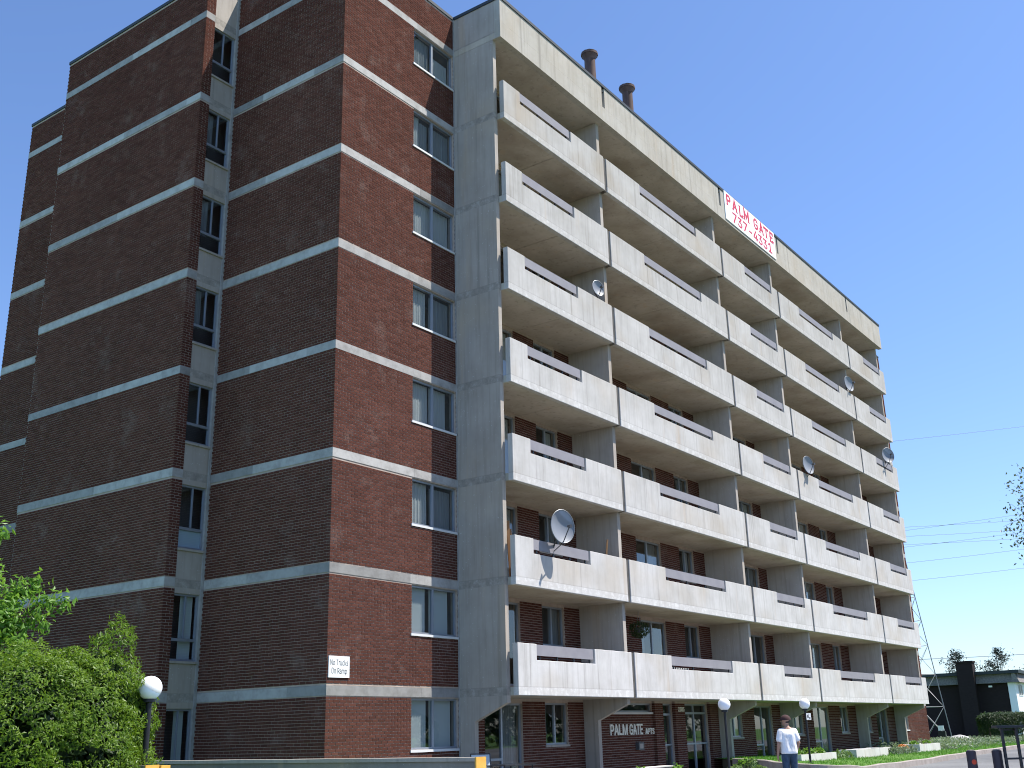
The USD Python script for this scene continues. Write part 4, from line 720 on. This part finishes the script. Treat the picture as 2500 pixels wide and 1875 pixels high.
body = hullchain(LEG + TOR + ARM + HEAD + [("al", "tl"), ("ar", "tr")], J)
for s, wk in ((-1, "ul"), (1, "ur")):   # hands: palm and five curled fingers
    w0 = np.array(J[wk][0]); dn = np.array([0, .25, -1.0]) if s < 0 else np.array([-.1, .45, -.9]); dn /= np.linalg.norm(dn); fwd = np.array([0, 1.0, .2]); palm = w0 + dn * .085
    Jh = {"a": (w0, .028), "b": (palm + fwd * .02, .022), "c": (palm - fwd * .025, .02)}; hb = [("a", "b"), ("a", "c"), ("b", "c")]
    for q, (o, L) in enumerate(((.032, .07), (.011, .08), (-.01, .075), (-.031, .058))):
        k0 = palm + fwd * o; k1 = k0 + dn * L * .5 + np.array([-s * .008, 0, 0]); k2 = k1 + dn * L * .4 + np.array([-s * .022, 0, 0]); Jh |= {f"f{q}": (k0, .011), f"g{q}": (k1, .0095), f"h{q}": (k2, .008)}; hb += [(f"f{q}", f"g{q}"), (f"g{q}", f"h{q}")]
    t0 = w0 + dn * .03 + fwd * .025; Jh |= {"t0": (t0, .014), "t1": (t0 + fwd * .03 + dn * .025, .011), "t2": (t0 + fwd * .04 + dn * .055, .009)}; hb += [("t0", "t1"), ("t1", "t2")]
    body = body + hullchain(hb, Jh, res=12)
hc = np.array([0, .05, 1.635]); ya = math.radians(68)   # the head turned to the left
hf = np.array([-math.sin(ya), math.cos(ya), 0]); hs = np.array([math.cos(ya), math.sin(ya), 0])
fj = {"n0": (hc + hf * .088 + [0, 0, .01], .012), "n1": (hc + hf * .112 + [0, 0, -.022], .014), "ch": (hc + hf * .075 + [0, 0, -.085], .026), "ch2": (hc + hf * .02 + [0, 0, -.06], .05), "m0": (hc + hf * .088 + hs * .02 + [0, 0, -.055], .012), "m1": (hc + hf * .088 - hs * .02 + [0, 0, -.055], .012),
      "e0": (hc + hs * .088 + [0, 0, -.02], .012), "e1": (hc + hs * .092 - hf * .012 + [0, 0, .02], .014), "e2": (hc - hs * .088 + [0, 0, -.02], .012), "e3": (hc - hs * .092 - hf * .012 + [0, 0, .02], .014), "b0": (hc + hf * .08 + hs * .035 + [0, 0, .02], .016), "b1": (hc + hf * .08 - hs * .035 + [0, 0, .02], .016)}
body = body + hullchain([("n0", "n1"), ("ch", "ch2"), ("m0", "m1"), ("e0", "e1"), ("e2", "e3"), ("b0", "b1")], fj, res=12)
P = thing("person", "person in a white T-shirt, jeans and brown cap walking away on the drive", "person", (3.32, -5.45, float(zd(3.3))), -52)
obj("body", smoothm(body, .018, 8), "skin", P, smooth=True)
eye = MB()
for s in (-1, 1): v = np.array(trimesh.creation.icosphere(1, .011).vertices); eye.add(v + hc + hf * .09 + hs * .035 * s + [0, 0, .004], trimesh.creation.icosphere(1, .011).faces)
obj("eyes", eye, "letter_black", P)
Js = dict(J); Js["el2"] = (np.array(J["sl"][0]) + .62 * (np.array(J["el"][0]) - J["sl"][0]), .062); Js["er2"] = (np.array(J["sr"][0]) + .62 * (np.array(J["er"][0]) - J["sr"][0]), .062); Js["sl"] = (J["sl"][0], .068); Js["sr"] = (J["sr"][0], .068)
Js["hm"] = ((-.06, -.01, .93), .115); Js["hm2"] = ((.06, -.01, .93), .115)
sh = hullchain(TOR + [("sl", "el2"), ("sr", "er2"), ("hm", "hm2"), ("hm", "cl"), ("hm2", "cr")], Js, .02); sh = sh ^ m3.Manifold.cube((2, 2, .62), True).translate((0, 0, .885 + .31))
sv, sf = smoothm(sh, .02, 4); sv += (meshkit.fbm(sv * [14, 14, 4], 3, 2)[:, None] - .5) * np.array([.012, .03, 0]); obj("shirt", (sv, sf), "shirt", P, smooth=True)
jn = hullchain(LEG + [("hl", "hr"), ("pel", "hl"), ("pel", "hr")], {**J, "al": (J["al"][0], .058), "ar": (J["ar"][0], .058), "kl": (J["kl"][0], .066), "kr": (J["kr"][0], .066)}, .012); jn = jn ^ m3.Manifold.cube((2, 2, 1.0), True).translate((0, 0, .07 + .5))
jv, jf = smoothm(jn, .02, 4); jv += (meshkit.fbm(jv * [18, 18, 9], 3, 6)[:, None] - .5) * .018; obj("jeans", (jv, jf), "denim", P, smooth=True)
for k in ("a", "b"):
    a_, b_ = (("al", "tl") if k == "a" else ("ar", "tr")); obj("shoe", smoothm(hullchain([(a_, b_)], {a_: (np.array(J[a_][0]) - [0, .03, .045], .045), b_: (J[b_][0], .042)}, .005), .02, 3), "shoe", P, smooth=True)
cap = m3.Manifold.sphere(.121, 32).scale((.93, 1.06, 1.0)) ^ m3.Manifold.cube((1, 1, .3), True).translate((0, 0, .15)); brim = (m3.Manifold.cylinder(.012, .085, .085, 32).scale((.95, 1.35, 1)).translate((0, .115, .0)))
cp = MB().tm(cap + brim); v, f = cp.mesh(); v = rotz(v, ya) + hc + [0, 0, .012]; obj("cap", (v, f), "cap_cloth", P, smooth=40)
hr = m3.Manifold.sphere(.097, 28).scale((.98, 1.03, 1.0)) ^ m3.Manifold.cube((.3, .11, .11), True).translate((0, -.06, -.02)); v, f = MB().tm(hr).mesh(); obj("hair", (rotz(v, ya) + hc, f), "hair", P, smooth=40)
